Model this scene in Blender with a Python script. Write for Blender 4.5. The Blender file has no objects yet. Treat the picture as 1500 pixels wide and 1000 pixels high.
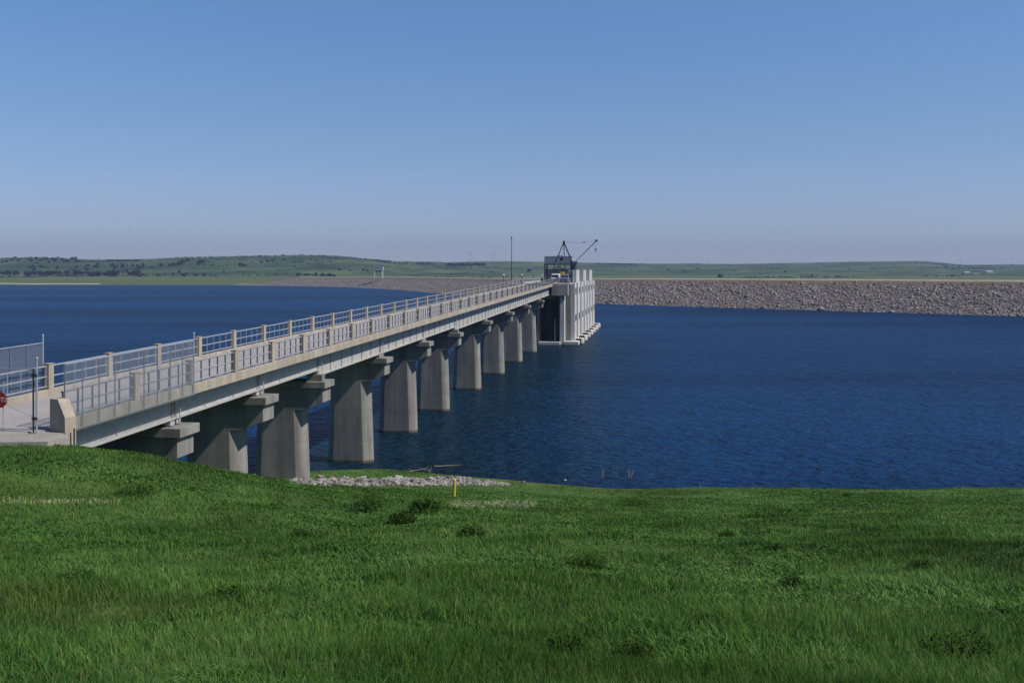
import bpy, bmesh, math, random
import numpy as np
from mathutils import Vector, Matrix
random.seed(7); rng = np.random.default_rng(7)
PI = math.pi
sc = bpy.context.scene
C = sc.collection
F = 1500.0; HY = 396.0; CAM = 15.2           # focal length in px, horizon row, eye height over the water

# ------------------------------------------------------------------ materials
MATS = {}
def newmat(name):
    m = bpy.data.materials.new(name); m.use_nodes = True
    nt = m.node_tree; nt.nodes.clear()
    out = nt.nodes.new('ShaderNodeOutputMaterial')
    MATS[name] = m
    return m, nt, out
def N(nt, t, **kw):
    n = nt.nodes.new(t)
    for k, v in kw.items():
        if k.startswith('i_'):
            n.inputs[k[2:].replace('_', ' ')].default_value = v
        else:
            setattr(n, k, v)
    return n
def L(nt, a, b): nt.links.new(a, b)
def ramp(nt, fac, stops):
    r = nt.nodes.new('ShaderNodeValToRGB')
    el = r.color_ramp.elements
    while len(el) < len(stops): el.new(0.5)
    for e, (p, c) in zip(el, stops):
        e.position = p; e.color = (c[0], c[1], c[2], 1)
    L(nt, fac, r.inputs[0]); return r.outputs[0]
def mixc(nt, fac, a, b, mode='MIX'):
    m = nt.nodes.new('ShaderNodeMix'); m.data_type = 'RGBA'; m.blend_type = mode
    for s, v in ((m.inputs[0], fac), (m.inputs[6], a), (m.inputs[7], b)):
        if isinstance(v, (int, float)): s.default_value = v
        elif isinstance(v, tuple): s.default_value = (v[0], v[1], v[2], 1)
        else: L(nt, v, s)
    return m.outputs[2]
def noise(nt, vec, scale, detail=4, rough=.55, mapscale=None):
    if mapscale:
        mp = N(nt, 'ShaderNodeMapping'); mp.inputs['Scale'].default_value = mapscale
        L(nt, vec, mp.inputs[0]); vec = mp.outputs[0]
    n = N(nt, 'ShaderNodeTexNoise'); n.inputs['Scale'].default_value = scale
    n.inputs['Detail'].default_value = detail; n.inputs['Roughness'].default_value = rough
    L(nt, vec, n.inputs['Vector']); return n.outputs['Fac']
def mathn(nt, op, a, b=None, clamp=False):
    m = nt.nodes.new('ShaderNodeMath'); m.operation = op; m.use_clamp = clamp
    for s, v in ((m.inputs[0], a), (m.inputs[1], b)):
        if v is None: continue
        if isinstance(v, (int, float)): s.default_value = v
        else: L(nt, v, s)
    return m.outputs[0]
def wpos(nt): return N(nt, 'ShaderNodeNewGeometry').outputs['Position']
def bump(nt, h, strength=.3, dist=.02):
    b = N(nt, 'ShaderNodeBump'); b.inputs['Strength'].default_value = strength
    b.inputs['Distance'].default_value = dist; L(nt, h, b.inputs['Height']); return b.outputs[0]
def bsdf(nt, out, color, rough=.8, metal=0, normal=None, spec=.3):
    p = N(nt, 'ShaderNodeBsdfPrincipled')
    for s, v in ((p.inputs['Base Color'], color), (p.inputs['Roughness'], rough), (p.inputs['Metallic'], metal)):
        if isinstance(v, (int, float)): s.default_value = v
        elif isinstance(v, tuple): s.default_value = (v[0], v[1], v[2], 1)
        else: L(nt, v, s)
    p.inputs['Specular IOR Level'].default_value = spec
    if normal: L(nt, normal, p.inputs['Normal'])
    L(nt, p.outputs[0], out.inputs[0]); return p
ALB = .68
def sc3(c): return tuple(x*ALB for x in c)
def concrete(name, base, dark=.72, streak=.35, scale=1.0, band=False, joints=0):
    base = sc3(base)
    m, nt, out = newmat(name); v = wpos(nt)
    d = tuple(c * dark for c in base)
    c = ramp(nt, noise(nt, v, .9 * scale, 5, .6), [(.32, d), (.68, base)])
    st = noise(nt, v, 1.6 * scale, 4, .6, (1.0, 1.0, .07))         # rain streaks run down the face
    s = ramp(nt, st, [(.42, (1 - streak,) * 3), (.62, (1, 1, 1))])
    c = mixc(nt, 1.0, c, s, 'MULTIPLY')
    fine = noise(nt, v, 14, 3, .6)
    c = mixc(nt, .35, c, ramp(nt, fine, [(.3, (.7, .7, .7)), (.7, (1.15, 1.15, 1.15))]), 'MULTIPLY')
    if band or joints:
        sx = N(nt, 'ShaderNodeSeparateXYZ'); L(nt, v, sx.inputs[0]); z = sx.outputs[2]
    if joints:                                                      # pour lines of the formwork
        fr = mathn(nt, 'FRACT', mathn(nt, 'DIVIDE', mathn(nt, 'ADD', z, -1.75 + joints * 10), joints))
        j = mathn(nt, 'LESS_THAN', fr, .05 / joints)
        c = mixc(nt, mathn(nt, 'MULTIPLY', j, .45), c, tuple(x * .4 for x in base))
    if band:                                                        # paler bathtub ring and wet algae line left by the lake
        wob = mathn(nt, 'ADD', z, mathn(nt, 'MULTIPLY', noise(nt, v, .8), .25))
        wet = ramp(nt, mathn(nt, 'DIVIDE', wob, 4.0, True), [(0, (.30, .30, .22)), (.07, (.42, .42, .34)), (.10, (1.08, 1.07, 1.02)), (.45, (1.08, 1.07, 1.02)), (.50, (1, 1, 1))])
        c = mixc(nt, 1.0, c, wet, 'MULTIPLY')
    h = mathn(nt, 'ADD', fine, mathn(nt, 'MULTIPLY', noise(nt, v, 60, 2), .5))
    bsdf(nt, out, c, .85, 0, bump(nt, h, .35, .01), .25)
    return m
def metal(name, base, rough=.5, met=0.0, var=.25, sc_=3.0):
    base = sc3(base)
    m, nt, out = newmat(name); v = wpos(nt)
    c = ramp(nt, noise(nt, v, sc_, 5, .6), [(.3, tuple(x * (1 - var) for x in base)), (.7, base)])
    bsdf(nt, out, c, rough, met, None, .4)
    return m
concrete('pier_concrete', (.37, .355, .325), .80, .30, .8, band=True, joints=2.4)
concrete('parapet_concrete', (.56, .485, .385), .84, .22, 1.0)
metal('rail_steel', (.15, .17, .22), .5, .2, .2)
metal('fence_steel', (.22, .235, .26), .5, .2, .2)
concrete('deck_concrete', (.46, .42, .402), .88, .10, .5)
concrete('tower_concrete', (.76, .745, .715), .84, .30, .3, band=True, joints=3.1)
concrete('tower_shade_concrete', (.43, .42, .39), .75, .35, .4)  # darker copy of the tower concrete: shade of front and recesses put into colour
concrete('pad_concrete', (.42, .39, .35), .8, .1, .8)
metal('girder_paint', (.56, .545, .51), .55, 0, .22, 1.5)
metal('galvanised', (.50, .53, .58), .45, .35, .2)
metal('dark_steel', (.06, .065, .075), .5, .2)
metal('house_steel', (.46, .52, .60), .6, 0, .3)
metal('white_paint', (.78, .79, .80), .4)
metal('blue_paint', (.20, .23, .38), .4)
metal('yellow_paint', (.80, .55, .03), .5, 0, .15)
metal('red_paint', (.30, .012, .02), .4, 0, .1)
metal('black_glass', (.015, .02, .025), .15)
metal('rubber', (.02, .02, .02), .8)
metal('wood_pale', (.42, .36, .29), .9, 0, .4, 8)
metal('lamp_glass', (.85, .85, .80), .3)
metal('bird_feathers', (.03, .03, .035), .9)

def rockmat(name, lo, hi, scale):
    lo, hi = sc3(lo), sc3(hi)
    m, nt, out = newmat(name); v = wpos(nt)
    vo = N(nt, 'ShaderNodeTexVoronoi'); vo.inputs['Scale'].default_value = scale; L(nt, v, vo.inputs['Vector'])
    sx = N(nt, 'ShaderNodeSeparateColor'); L(nt, vo.outputs['Color'], sx.inputs[0])
    c = ramp(nt, sx.outputs[0], [(0, lo), (.55, tuple((a + b) / 2 for a, b in zip(lo, hi))), (1, hi)])
    c = mixc(nt, .5, c, ramp(nt, noise(nt, v, scale * 2.2, 5, .7), [(.3, (.6, .6, .6)), (.7, (1.2, 1.2, 1.2))]), 'MULTIPLY')
    bsdf(nt, out, c, .9, 0, bump(nt, noise(nt, v, scale * 4, 4), .5, .05), .2)
rockmat('shore_rock', (.13, .118, .108), (.47, .43, .395), 3.2)
rockmat('dam_rock', (.14, .118, .107), (.40, .348, .318), 1.0)
rockmat('dam_fill', (.12, .105, .10), (.27, .24, .225), .6)

def gravel(name, a, b, sc_):
    a, b = sc3(a), sc3(b)
    m, nt, out = newmat(name); v = wpos(nt)
    c = ramp(nt, noise(nt, v, sc_, 6, .65), [(.3, a), (.7, b)])
    bsdf(nt, out, c, .95, 0, bump(nt, noise(nt, v, sc_ * 6, 4), .5, .05), .15)
gravel('crest_grass', (.125, .10, .075), (.22, .175, .13), .25)
gravel('crest_road', (.32, .27, .21), (.44, .38, .31), .2)
gravel('sand', (.48, .43, .37), (.68, .63, .55), .05)

# grassland of the far side: three scales of patchiness
m, nt, out = newmat('hill_grass'); v = wpos(nt)
c = ramp(nt, noise(nt, v, .0042, 6, .6), [(.38, (.026, .046, .018)), (.5, (.050, .076, .029)), (.62, (.088, .110, .045))])
c = mixc(nt, ramp(nt, noise(nt, v, .02, 6, .65, (1, .5, 1)), [(.52, (0, 0, 0)), (.66, (1, 1, 1))]), c, (.014, .026, .014))
sx = N(nt, 'ShaderNodeSeparateXYZ'); L(nt, v, sx.inputs[0])
lowm = ramp(nt, mathn(nt, 'DIVIDE', mathn(nt, 'ADD', sx.outputs[2], mathn(nt, 'MULTIPLY', noise(nt, v, .01), 4)), 12, True), [(.35, (.75, .75, .75)), (.75, (0, 0, 0))])
c = mixc(nt, lowm, c, (.092, .112, .046))      # mown hay meadow on the flat
c = mixc(nt, .6, c, ramp(nt, noise(nt, v, .09, 4, .7), [(.3, (.65, .7, .65)), (.7, (1.2, 1.2, 1.1))]), 'MULTIPLY')
bsdf(nt, out, c, .95, 0, bump(nt, noise(nt, v, .02, 5, .6), .6, 6), .1)

def patch_colour(nt, v):
    """colour of the near meadow by place: wet dark, fresh and brownish patches"""
    a = ramp(nt, noise(nt, v, .16, 4, .6, (1, .55, 1)), [(.30, (.042, .090, .017)), (.48, (.066, .140, .025)), (.66, (.110, .205, .048))])
    b = ramp(nt, noise(nt, v, .9, 4, .6), [(.3, (.66, .72, .68)), (.7, (1.25, 1.2, 1.15))])
    c = mixc(nt, 1, a, b, 'MULTIPLY')
    br = ramp(nt, noise(nt, v, .11, 5, .65, (.45, 1.3, 1)), [(.58, (0, 0, 0)), (.76, (.38, .38, .38))])
    return mixc(nt, br, c, (.095, .088, .026))
m, nt, out = newmat('ground_soil'); v = wpos(nt)
c = patch_colour(nt, v)
c = mixc(nt, .45, c, (.030, .034, .013))
sx = N(nt, 'ShaderNodeSeparateXYZ'); L(nt, v, sx.inputs[0])
shore = ramp(nt, mathn(nt, 'ADD', mathn(nt, 'DIVIDE', sx.outputs[2], 1.2), mathn(nt, 'MULTIPLY', noise(nt, v, .7), .3)), [(.10, (1, 1, 1)), (.34, (0, 0, 0))])
c = mixc(nt, shore, c, (.11, .09, .055))
bsdf(nt, out, c, .95, 0, bump(nt, noise(nt, v, 5, 5), .8, .08), .1)
m, nt, out = newmat('grass_blades'); v = wpos(nt)
c = patch_colour(nt, v)
at = N(nt, 'ShaderNodeAttribute'); at.attribute_name = 'tint'
c = mixc(nt, 1, c, at.outputs['Color'], 'MULTIPLY')
df = N(nt, 'ShaderNodeBsdfPrincipled'); df.inputs['Roughness'].default_value = .55; df.inputs['Specular IOR Level'].default_value = .10
tr = N(nt, 'ShaderNodeBsdfTranslucent'); mx = N(nt, 'ShaderNodeMixShader'); mx.inputs[0].default_value = .28
L(nt, c, df.inputs['Base Color']); L(nt, c, tr.inputs[0]); L(nt, df.outputs[0], mx.inputs[1]); L(nt, tr.outputs[0], mx.inputs[2]); L(nt, mx.outputs[0], out.inputs[0])
def leafmat(name, a, b, s):
    m, nt, out = newmat(name); v = wpos(nt)
    c = ramp(nt, noise(nt, v, s, 3, .6), [(.35, a), (.65, b)])
    bsdf(nt, out, c, .8, 0, None, .04)
leafmat('tree_leaves', (.004, .011, .006), (.013, .024, .010), .12)
leafmat('scrub_leaves', (.012, .024, .012), (.034, .054, .022), .05)
leafmat('weed_leaves', (.016, .040, .005), (.034, .068, .010), 6)
metal('bark', (.10, .08, .06), .9)

m, nt, out = newmat('lake_water'); v = wpos(nt)
ln = N(nt, 'ShaderNodeVectorMath'); ln.operation = 'LENGTH'; L(nt, v, ln.inputs[0])
w1 = noise(nt, v, .95, 4, .6, (.45, 1.25, 1)); w2 = noise(nt, v, .16, 3, .5, (.5, 1.2, 1)); w3 = noise(nt, v, 2.2, 2, .5, (.5, 1.2, 1))
h = mathn(nt, 'ADD', mathn(nt, 'MULTIPLY', w1, .75), mathn(nt, 'ADD', mathn(nt, 'MULTIPLY', w2, .9), mathn(nt, 'MULTIPLY', w3, .30)))
nb = bump(nt, h, 1.0, 2.8)
deep = ramp(nt, noise(nt, v, .010, 5, .6, (.22, 1.5, 1)), [(.36, (.0012, .0195, .070)), (.62, (.0036, .044, .132))])
sx = N(nt, 'ShaderNodeSeparateXYZ'); L(nt, v, sx.inputs[0])
# shallow brown-green water in the bay by the rocks, then painted reflection of the bridge
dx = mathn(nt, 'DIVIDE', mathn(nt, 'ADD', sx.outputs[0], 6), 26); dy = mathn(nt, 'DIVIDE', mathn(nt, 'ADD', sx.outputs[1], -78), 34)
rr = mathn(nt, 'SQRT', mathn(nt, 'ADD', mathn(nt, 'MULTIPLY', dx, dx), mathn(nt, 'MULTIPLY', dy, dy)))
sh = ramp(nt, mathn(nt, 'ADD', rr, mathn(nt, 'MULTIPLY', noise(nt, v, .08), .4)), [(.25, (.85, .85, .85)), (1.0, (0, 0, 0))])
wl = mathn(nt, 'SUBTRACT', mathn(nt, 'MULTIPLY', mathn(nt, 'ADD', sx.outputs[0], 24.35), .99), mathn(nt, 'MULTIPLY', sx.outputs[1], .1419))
bridge_refl = ramp(nt, mathn(nt, 'DIVIDE', mathn(nt, 'ADD', mathn(nt, 'ADD', wl, 8), mathn(nt, 'MULTIPLY', noise(nt, v, .05), 14)), 50, True), [(.08, (0, 0, 0)), (.2, (.75, .75, .75)), (.42, (.75, .75, .75)), (.82, (0, 0, 0))])  # dark green band along the bridge: its reflection and shade put into the colour
bridge_refl = mixc(nt, ramp(nt, mathn(nt, 'DIVIDE', sx.outputs[1], 300, True), [(.7, (1, 1, 1)), (.9, (0, 0, 0))]), (0, 0, 0), bridge_refl)
sh = mixc(nt, 1, sh, bridge_refl, 'LIGHTEN')
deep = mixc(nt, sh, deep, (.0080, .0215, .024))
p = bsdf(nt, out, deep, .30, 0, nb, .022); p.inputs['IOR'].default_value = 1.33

# ------------------------------------------------------------------ mesh helpers
class MB:
    """collects vertices and faces of one object"""
    def __init__(s): s.v = []; s.f = []; s.m = []; s.mi = 0
    def add(s, vs, fs):
        o = len(s.v); s.v += [tuple(x) for x in vs]
        s.f += [tuple(o + i for i in f) for f in fs]; s.m += [s.mi] * len(fs); return s
    def hexa(s, a, b):       # two quads, bottom and top, same winding
        return s.add(list(a) + list(b), [(3, 2, 1, 0), (4, 5, 6, 7), (0, 1, 5, 4), (1, 2, 6, 5), (2, 3, 7, 6), (3, 0, 4, 7)])
    def box(s, x0, x1, y0, y1, z0, z1):
        return s.hexa([(x0, y0, z0), (x1, y0, z0), (x1, y1, z0), (x0, y1, z0)], [(x0, y0, z1), (x1, y0, z1), (x1, y1, z1), (x0, y1, z1)])
    def tube(s, p, q, r, r2=None, n=8, cap=True):
        p = Vector(p); q = Vector(q); r2 = r if r2 is None else r2
        d = (q - p).normalized(); a = d.orthogonal().normalized(); b = d.cross(a)
        vs = [p + (a * math.cos(2*PI*i/n) + b * math.sin(2*PI*i/n)) * r for i in range(n)] + [q + (a * math.cos(2*PI*i/n) + b * math.sin(2*PI*i/n)) * r2 for i in range(n)]
        fs = [(i, (i+1) % n, n + (i+1) % n, n + i) for i in range(n)]
        if cap: fs += [tuple(range(n-1, -1, -1)), tuple(range(n, 2*n))]
        return s.add(vs, fs)
    def prism(s, poly, axis_vec):
        n = len(poly); a = Vector(axis_vec)
        vs = [Vector(x) for x in poly] + [Vector(x) + a for x in poly]
        fs = [tuple(range(n-1, -1, -1)), tuple(range(n, 2*n))] + [(i, (i+1) % n, n + (i+1) % n, n + i) for i in range(n)]
        return s.add(vs, fs)
    def lathe(s, prof, cx=0, cy=0, n=12):
        o = []
        for r, z in prof: o += [(cx + r*math.cos(2*PI*i/n), cy + r*math.sin(2*PI*i/n), z) for i in range(n)]
        fs = [(k*n+i, k*n+(i+1) % n, (k+1)*n+(i+1) % n, (k+1)*n+i) for k in range(len(prof)-1) for i in range(n)]
        return s.add(o, fs)
    def build(s, name, mat, parent=None, smooth=False, bevel=0):
        me = bpy.data.meshes.new(name)
        me.from_pydata(s.v, [], s.f)
        for mm in (mat if isinstance(mat, (list, tuple)) else [mat]): me.materials.append(MATS[mm])
        me.polygons.foreach_set('material_index', s.m)
        bm = bmesh.new(); bm.from_mesh(me); bmesh.ops.recalc_face_normals(bm, faces=bm.faces); bm.to_mesh(me); bm.free()
        if smooth: me.polygons.foreach_set('use_smooth', [True]*len(me.polygons))
        o = bpy.data.objects.new(name, me); C.objects.link(o)
        if parent: o.parent = parent
        if bevel:
            b = o.modifiers.new('bevel', 'BEVEL'); b.width = bevel; b.segments = 2; b.limit_method = 'ANGLE'
        return o
def npmesh(name, V, Fa, mat, parent=None, smooth=False, tint=None):
    """big mesh from numpy arrays; Fa is a list of (k, array[n,k])"""
    me = bpy.data.meshes.new(name)
    me.vertices.add(len(V)); me.vertices.foreach_set('co', np.asarray(V, np.float32).ravel())
    loops = np.concatenate([a.ravel() for a in Fa]).astype(np.int32)
    tot = np.concatenate([np.full(len(a), a.shape[1], np.int32) for a in Fa])
    st = np.concatenate([[0], np.cumsum(tot)[:-1]]).astype(np.int32)
    me.loops.add(len(loops)); me.loops.foreach_set('vertex_index', loops)
    me.polygons.add(len(tot)); me.polygons.foreach_set('loop_start', st); me.polygons.foreach_set('loop_total', tot)
    if tint is not None:
        ca = me.color_attributes.new('tint', 'FLOAT_COLOR', 'POINT'); ca.data.foreach_set('color', tint.astype(np.float32).ravel())
    me.update(calc_edges=True)
    me.materials.append(MATS[mat])
    if smooth: me.polygons.foreach_set('use_smooth', np.ones(len(tot), bool))
    o = bpy.data.objects.new(name, me); C.objects.link(o)
    if parent: o.parent = parent
    return o
def tag(o, label=None, cat=None, group=None, kind=None):
    if label: o['label'] = label
    if cat: o['category'] = cat
    if group: o['group'] = group
    if kind: o['kind'] = kind
    return o
def thing(name, loc, label, cat, rz=0, group=None):
    o = bpy.data.objects.new(name, None); C.objects.link(o); o.empty_display_size = .3
    o.location = loc; o.rotation_euler = (0, 0, rz); tag(o, label, cat, group); return o
def copy_tree(o, parent=None):
    c = o.copy(); C.objects.link(c); c.parent = parent
    for ch in [x for x in bpy.data.objects if x.parent == o]: copy_tree(ch, c)
    return c
def copy_known(o, kids):       # a thing and its list of parts
    c = o.copy(); C.objects.link(c)
    for k in kids:
        d = k.copy(); C.objects.link(d); d.parent = c
    return c

# ------------------------------------------------------------------ ground of the near shore
CP = [(0,-10,14.2),(25,-10,14),(-25,-10,14),(0,0,13.5),(20,0,13.3),(-20,0,13.1),(60,0,13),(-60,0,12.6),
 (0,10,11.65),(12,10,11.6),(-10,10,11.7),(40,10,11.3),(0,20,9.7),(-9,20,9.9),(-20,20,10.0),(18,20,9.7),(50,20,9.4),
 (0,30,7.75),(20,30,7.75),(60,30,7.5),(-6,30,8.1),(-11,26,8.95),(-16,26,9.1),(-15,30,9.25),(-13,33,9.2),(-18,33,9.45),(-24,33.5,9.45),(-35,33,9.33),(-60,33,9.3),(-16,36,9.1),(-21,38,8.7),
 (-28,37,9.2),(-40,38,8.9),(-13,40,7.55),(-13.3,52,4.6),(-12.8,65,1.95),(-22,46,6.6),(-21,56,4.0),(-20,67,1.7),(-30,50,5.6),(-30,62,2.8),(-30,75,0),(-60,50,5),(-60,66,0),
 (0,40,5.75),(20,40,5.75),(60,40,5.6),(-6,42,6.0),(0,50,3.9),(25,50,3.9),(60,50,3.8),(0,60,1.95),(25,60,1.95),(60,60,1.95),(-6,60,2.3),
 (0,68,.62),(15,68,.65),(30,68,.62),(60,68,.6),(4,72.3,0),(15,71.8,0),(36,71.6,0),(70,71.6,0),(-1,74.5,0),(-6,77,0),(-10,78.5,0),(-16,77.5,0),(-22,76.5,0),(-9,72,.85),(-4,70,.7),
 (0,85,-2.2),(30,85,-2.6),(-20,88,-2.2),(70,85,-2.6),(-60,85,-3),(0,100,-4),(60,100,-4),(-60,100,-4.5),(-20,110,-4.5)]
CPa = np.array(CP, float)
def tps_fit(P):
    n = len(P); d2 = ((P[:, None, :2] - P[None, :, :2])**2).sum(-1)
    K = np.where(d2 > 0, d2 * np.log(np.maximum(d2, 1e-9)) * .5, 0) + np.eye(n) * 3.0
    A = np.zeros((n+3, n+3)); A[:n, :n] = K; Q = np.c_[np.ones(n), P[:, :2]]; A[:n, n:] = Q; A[n:, :n] = Q.T
    return np.linalg.solve(A, np.r_[P[:, 2], 0, 0, 0])
TW = tps_fit(CPa)
def vnoise(x, y, s, seed=0):
    x = np.asarray(x, float) * s + seed * 17.3; y = np.asarray(y, float) * s + seed * 9.1
    xi = np.floor(x); yi = np.floor(y); fx = x - xi; fy = y - yi
    fx = fx*fx*(3-2*fx); fy = fy*fy*(3-2*fy)
    def hsh(a, b):
        q = np.sin(a * 127.1 + b * 311.7 + seed * 74.7) * 43758.5453; return q - np.floor(q)
    return ((hsh(xi, yi)*(1-fx) + hsh(xi+1, yi)*fx)*(1-fy) + (hsh(xi, yi+1)*(1-fx) + hsh(xi+1, yi+1)*fx)*fy) * 2 - 1
def ground_h(X, Y):
    X = np.asarray(X, float); Y = np.asarray(Y, float); sh = X.shape
    x = np.clip(X.ravel(), -70, 75); y = np.clip(Y.ravel(), -15, 112); r = np.empty(len(x))
    for i in range(0, len(x), 60000):
        a, b = x[i:i+60000], y[i:i+60000]
        d2 = (a[:, None] - CPa[None, :, 0])**2 + (b[:, None] - CPa[None, :, 1])**2
        r[i:i+60000] = (np.where(d2 > 0, d2*np.log(np.maximum(d2, 1e-9))*.5, 0) @ TW[:-3]) + TW[-3] + TW[-2]*a + TW[-1]*b
    r = r.reshape(sh)
    pad = np.exp(-(((X + 24) / 12)**4)) * np.exp(-(((Y - 35) / 5)**4))
    near = 1 - np.clip((Y - 60) / 15, 0, 1) * .75
    bumps = vnoise(X, Y, .35, 1) * .13 + vnoise(X, Y, 1.1, 2) * .06 + vnoise(X, Y, .12, 3) * .16
    return r + bumps * near * (1 - pad)
def raycast(px, py, hf, z0=4., z1=110., step=.05):
    z = np.arange(z0, z1, step); X = (px - 750) / F * z; line = CAM - (py - HY) / F * z
    hh = hf(X, z); k = np.argmax(line <= hh)
    return float(X[k]), float(z[k]), float(hh[k])
xs = np.unique(np.concatenate([np.linspace(-600, -70, 12), np.arange(-70, 75, .6), np.linspace(75, 600, 12)]))
ys = np.unique(np.concatenate([np.linspace(-500, -12, 10), np.arange(-12, 112, .6), np.array([112., 140., 200.])]))
GX, GY = np.meshgrid(xs, ys); GZ = ground_h(GX, GY)
GZ = np.where(np.abs(GX) > 75, GZ, GZ)
def gridfaces(nr, nc):
    i = np.arange((nr-1)*(nc-1)); r = i // (nc-1); c = i % (nc-1); a = r*nc + c
    return np.c_[a, a+1, a+nc+1, a+nc]
g = npmesh('ground', np.c_[GX.ravel(), GY.ravel(), GZ.ravel()], [gridfaces(len(ys), len(xs))], 'ground_soil', smooth=True)
tag(g, kind='structure')
# lake bed to the horizon, and the lake on it
MB().add([(-9000, 150, -5), (9000, 150, -5), (9000, 9000, -5), (-9000, 9000, -5)], [(0, 1, 2, 3)]).build('lake_bed', 'ground_soil'); tag(bpy.data.objects['lake_bed'], kind='structure')
wy = [30, 110, 200, 400, 800, 1600, 3200]; wx = [-2600, -1200, -500, -150, 0, 150, 500, 1200]
WX, WY = np.meshgrid(wx, wy)
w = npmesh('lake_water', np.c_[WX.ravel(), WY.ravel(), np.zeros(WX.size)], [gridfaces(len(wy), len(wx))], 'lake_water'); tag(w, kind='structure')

# ------------------------------------------------------------------ the access bridge (frame: y along the bridge, x across, z up)
A_ = math.atan(215 / F); CA, SA = math.cos(A_), math.sin(A_)
OX = -24.35
def T(U): return 11.1 + .0155 * (U * CA - 50)          # top of the parapet posts
def SB(U): return T(U) - 1.55                            # underside of the deck slab
def world(U, w, z): return Vector((OX + U*SA + w*CA, U*CA - w*SA, z))
bridge = thing('access_bridge', (OX, 0, 0), 'long concrete and steel bridge on wall piers running out to the intake tower', 'bridge', -A_)
U0, U1 = 37.4, 209.6
def along(mb, x0, x1, ua, ub, fz0, fz1, step=None):
    n = 1 if not step else max(1, int(round((ub-ua)/step)))
    for i in range(n):
        a = ua + (ub-ua)*i/n; b = ua + (ub-ua)*(i+1)/n
        mb.hexa([(x0, a, fz0(a)), (x1, a, fz0(a)), (x1, b, fz0(b)), (x0, b, fz0(b))], [(x0, a, fz1(a)), (x1, a, fz1(a)), (x1, b, fz1(b)), (x0, b, fz1(b))])
    return mb
d = along(MB(), -2.62, 2.62, U0, U1, SB, lambda u: T(u) - 1.38).build('deck', 'deck_concrete', bridge)
for s in (-1, 1):
    a, b = sorted((s*2.62, s*2.95))
    mb = MB(); u = U0
    while u < U1 - .1:                                   # cast in lengths with a 2 cm open joint
        e = min(u + 10, U1); along(mb, a, b, u, e - .02, SB, lambda q: T(q) - 1.10); u = e
    o = mb.build('parapet_wall', 'parapet_concrete', bridge, bevel=.015)
    first = 37.9 if s > 0 else 35.7
    us = [first + 5*k for k in range(40) if first + 5*k < U1 - .5 and first + 5*k >= 37.5 or (s < 0 and k == 0)]
    us = [q for q in us if q > 37.5]
    ends0 = us[0] - 5 if s > 0 else us[0]
    if s > 0: us = [q for q in us if q > 40]
    proto = None
    for u in us:
        if proto is None:
            pb = MB(); pb.box(-.125, .125, -.19, .19, 0, 1.10); pb.box(-.145, .145, -.21, .21, 1.10, 1.14)
            proto = pb.build('parapet_post', 'parapet_concrete', bridge, bevel=.012); o = proto
        else:
            o = proto.copy(); C.objects.link(o); o.parent = bridge
        o.location = (s*2.80, u, T(u) - 1.10 + .002)
    # one railing panel between each pair of posts
    proto = None
    ends = ([U0 + .1] if us[0] - U0 > 2 else []) + us + ([U1] if U1 - us[-1] > 1 else [])
    g0 = .0155 * CA
    for i in range(len(ends) - 1):
        a, b = ends[i] + .19, ends[i+1] - .19
        full = abs((b - a) - 4.62) < .01
        if full and proto is not None: o = proto.copy(); C.objects.link(o); o.parent = bridge
        else:
            pb = MB(); Ln = b - a; zz = lambda y, h: h + y * g0
            for h, r in ((1.02, .042), (.56, .036), (.12, .036)):
                pb.tube((0, 0, zz(0, h)), (0, Ln, zz(Ln, h)), r, n=6, cap=False)
            k = max(1, int(round(Ln / .92)))
            for j in range(k + 1):
                y = .06 + (Ln - .12) * j / k
                r_ = .026 if s > 0 else .018; pb.mi = 1 if s > 0 else 0
                pb.box(-r_, r_, y - r_, y + r_, zz(y, .02 if j in (1, k-1) else .12), zz(y, 1.02))
            o = pb.build('railing_panel', ['galvanised', 'rail_steel'], bridge)
            if full: proto = o
        o.location = (s*2.80, a, T(a) - 1.10)
# steel plate girders: three depths
PIERS = [47.5, 57.5, 67.5, 82.5, 97.5, 112.5, 132.5, 152.5, 172.5, 192.5]
SUP = [U0 + .3] + PIERS + [U1 - .2]
def gdepth(u): return 1.04 if u < 67.5 else (1.42 if u < 112.5 else 1.72)
for s in (-1, 1):
    for i in range(len(SUP) - 1):
        a, b = SUP[i] + .03, SUP[i+1] - .03; dp = gdepth((a+b)/2); x = s*2.13; mb = MB()
        along(mb, x-.015, x+.015, a, b, lambda u: SB(u) - dp + .04, lambda u: SB(u) - .002)
        along(mb, x-.22, x+.22, a, b, lambda u: SB(u) - dp - .02, lambda u: SB(u) - dp + .04)
        along(mb, x-.16, x-.015, a, b, lambda u: SB(u) - .045, lambda u: SB(u) - .004)
        n = max(4, int((b-a)/ (3.2 if dp < 1.2 else 2.45)))
        for k in range(n + 1):
            y = a + .12 + (b-a-.24)*k/n
            along(mb, x-.2, x-.016, y-.012, y+.012, lambda u: SB(u) - dp + .04, lambda u: SB(u) - .05)
            if k in (0, n) or dp > 1.2: along(mb, x+.016, x+.09, y-.012, y+.012, lambda u: SB(u) - dp + .04, lambda u: SB(u) - .05)
        if s > 0: mb.tube((x + .24, a + .25, SB(a) - .01), (x + .24, a + .25, SB(a) - dp - .28), .03, n=6)
        mb.build('girder', 'girder_paint', bridge)
mb = MB()
for i in range(len(SUP) - 1):                           # cross frames between the girders
    n = int((SUP[i+1]-SUP[i])/5)
    for k in range(1, n + 1):
        y = SUP[i] + (SUP[i+1]-SUP[i])*k/(n+1); dp = gdepth(y)
        z1, z0 = SB(y) - .12, SB(y) - dp + .12
        for p, q in (((-2.2, z0), (2.2, z0)), ((-2.2, z1), (2.2, z1)), ((-2.2, z0), (0, z1)), ((0, z1), (2.2, z0))):
            mb.tube((p[0], y, p[1]), (q[0], y, q[1]), .05, n=4)
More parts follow.
